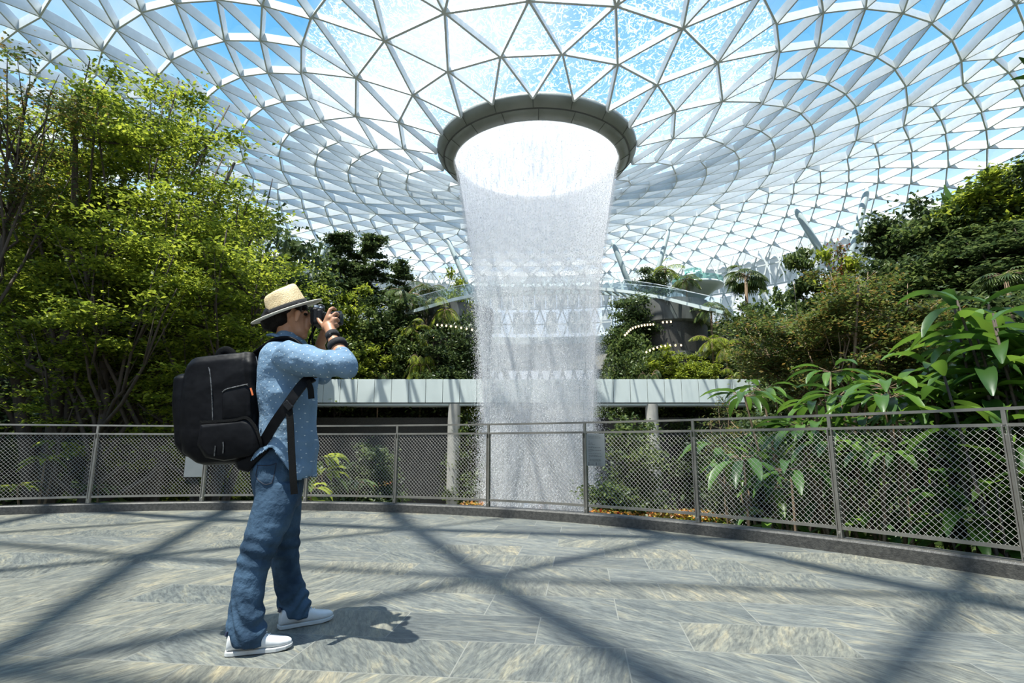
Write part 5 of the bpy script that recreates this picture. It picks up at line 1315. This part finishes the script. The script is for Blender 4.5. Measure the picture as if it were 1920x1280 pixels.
string([(820, 609), (850, 612), (885, 618)], 47.3, 8, 'string lights under the footbridge left of the waterfall')
string([(795, 628), (812, 632)], 47.3, 3, 'three bulbs below the string lights left of the waterfall')

# terrace buildings behind the slope either side of the waterfall
for (xa, xb, lb, zt) in ((P(775, 600, 56).x, P(925, 600, 56).x, 'dark curved terrace building behind the plants left of the waterfall', P(850, 582, 56).z), (P(1185, 600, 56).x, P(1330, 600, 56).x, 'dark curved terrace building with a concrete band right of the waterfall', P(1250, 572, 56).z)):
    cxm = (xa + xb) / 2; r_ = (xb - xa) / 2
    e = empty('terrace_building', (cxm, 56.5, -5), label=lb, cat='building')
    lathe(MB(), [(0, zt - 2.4), (r_ * .93, zt - 2.4), (r_ * .93, -5), (0, -5)], cxm, 56.5, 64).build('body', M['dark_stone'], e)
    lathe(MB(), [(0, zt), (r_, zt), (r_, zt - 2.2), (r_ * .95, zt - 2.4), (0, zt - 2.4)], cxm, 56.5, 64).build('parapet', M['terrace'], e)
    lathe(MB(), [(r_ * .9, zt - 5.4), (r_ * 1.02, zt - 5.4), (r_ * 1.02, zt - 6.0), (r_ * .9, zt - 6.0)], cxm, 56.5, 64, True).build('balcony_edge', M['terrace'], e)

# ------------------------------------------------------------------ tiny visitors on the valley floor
def visitor(px, py, Y, shirt, trouser, label, yaw=0.0, s=1.0):
    """small standing figure; py = feet"""
    g = P(px, py, Y); z0_ = -4.89; x, y = g.x, Y
    root = empty('person', (x, y, z0_), label=label, cat='person')
    c, s_ = math.cos(yaw), math.sin(yaw); L = lambda a, b_, z: Vector((x + (a * c - b_ * s_) * s, y + (a * s_ + b_ * c) * s, z0_ + z * s))
    b = MB()
    b.capsule(L(0, 0, 1.62), .095, L(0.01, 0, 1.56), .085); b.capsule(L(0, 0, 1.5), .05, L(0, 0, 1.38), .055)
    b.capsule(L(0, .15, 1.38), .05, L(.05, .2, 1.12), .04); b.capsule(L(.05, .2, 1.12), .04, L(.16, .17, .92), .035); b.capsule(L(0, -.15, 1.38), .05, L(.0, -.22, 1.1), .04); b.capsule(L(0, -.22, 1.1), .04, L(.1, -.2, .86), .035)
    b.capsule(L(0, 0, 1.34), .12, L(0, 0, 1.0), .12)
    for sg in (-1, 1): b.capsule(L(0, .09 * sg, .95), .08, L(.1 * sg, .09 * sg, .08), .045)
    link('body', organic(b, 0.03, 3), M['skin'], root, True)
    t = MB(); t.loft([(L(0, 0, 1.46), Vector((.07, 0, 0)), Vector((0, .1, 0))), (L(0, 0, 1.4), Vector((.12, 0, 0)), Vector((0, .2, 0))), (L(0, 0, 1.15), Vector((.14, 0, 0)), Vector((0, .17, 0))), (L(0, 0, .88), Vector((.15, 0, 0)), Vector((0, .18, 0)))], 12)
    t.capsule(L(0, .15, 1.38), .07, L(.04, .2, 1.15), .06); t.capsule(L(0, -.15, 1.38), .07, L(0, -.22, 1.15), .06)
    t.build('shirt', shirt, root, True)
    j = MB()
    for sg in (-1, 1): j.capsule(L(0, .085 * sg, .93), .1, L(.1 * sg, .09 * sg, .12), .06)
    j.build('trousers', trouser, root, True)
    hr = MB(); hr.ellipsoid(L(-.02, 0, 1.66), (.105, .1, .1)); hr.build('hair', M['hair'], root, True)
def cm(n, c): M[n] = mat(n, c, None, 0.8); return M[n]
wh, bl_, rd, yl, pk_, dk_ = cm('cloth_white', (.75, .75, .75)), cm('cloth_blue', (.12, .3, .6)), cm('cloth_red', (.6, .06, .05)), cm('cloth_yellow', (.8, .55, .06)), cm('cloth_pink', (.75, .4, .4)), cm('cloth_dark', (.05, .05, .06))
VIS = [(709, 940, 36, wh, dk_, 'person in a white top seen under the railing left of the waterfall', 0.2),
       (722, 941, 36, bl_, dk_, 'person in a blue top seen under the railing beside one in white', 1.2),
       (986, 915, 44, bl_, dk_, 'person in light blue seen through the waterfall spray', 0.5),
       (1003, 912, 44, wh, bl_, 'person in white seen through the waterfall spray', 2.5),
       (1014, 905, 44, rd, dk_, 'person in red seen through the waterfall spray', 4.0),
       (1032, 908, 44, pk_, dk_, 'person in pink seen through the waterfall spray, right of the one in red', 1.0),
       (1110, 925, 40, pk_, wh, 'person in pale pink standing at the right edge of the spray', 0.7),
       (1361, 968, 27, yl, dk_, 'person in a yellow top behind the mesh right of the flower bed', 2.0),
       (1395, 968, 27, wh, wh, 'person in white walking behind the mesh under the umbrella plants', 1.4),
       (1422, 968, 27, dk_, dk_, 'person in dark clothes behind the mesh under the umbrella plants', 0.2),
       (1442, 966, 28, bl_, dk_, 'person in a blue top behind the mesh under the umbrella plants', 3.0)]
for a_ in VIS: visitor(a_[0], a_[1], a_[2], a_[3], a_[4], a_[5], a_[6])
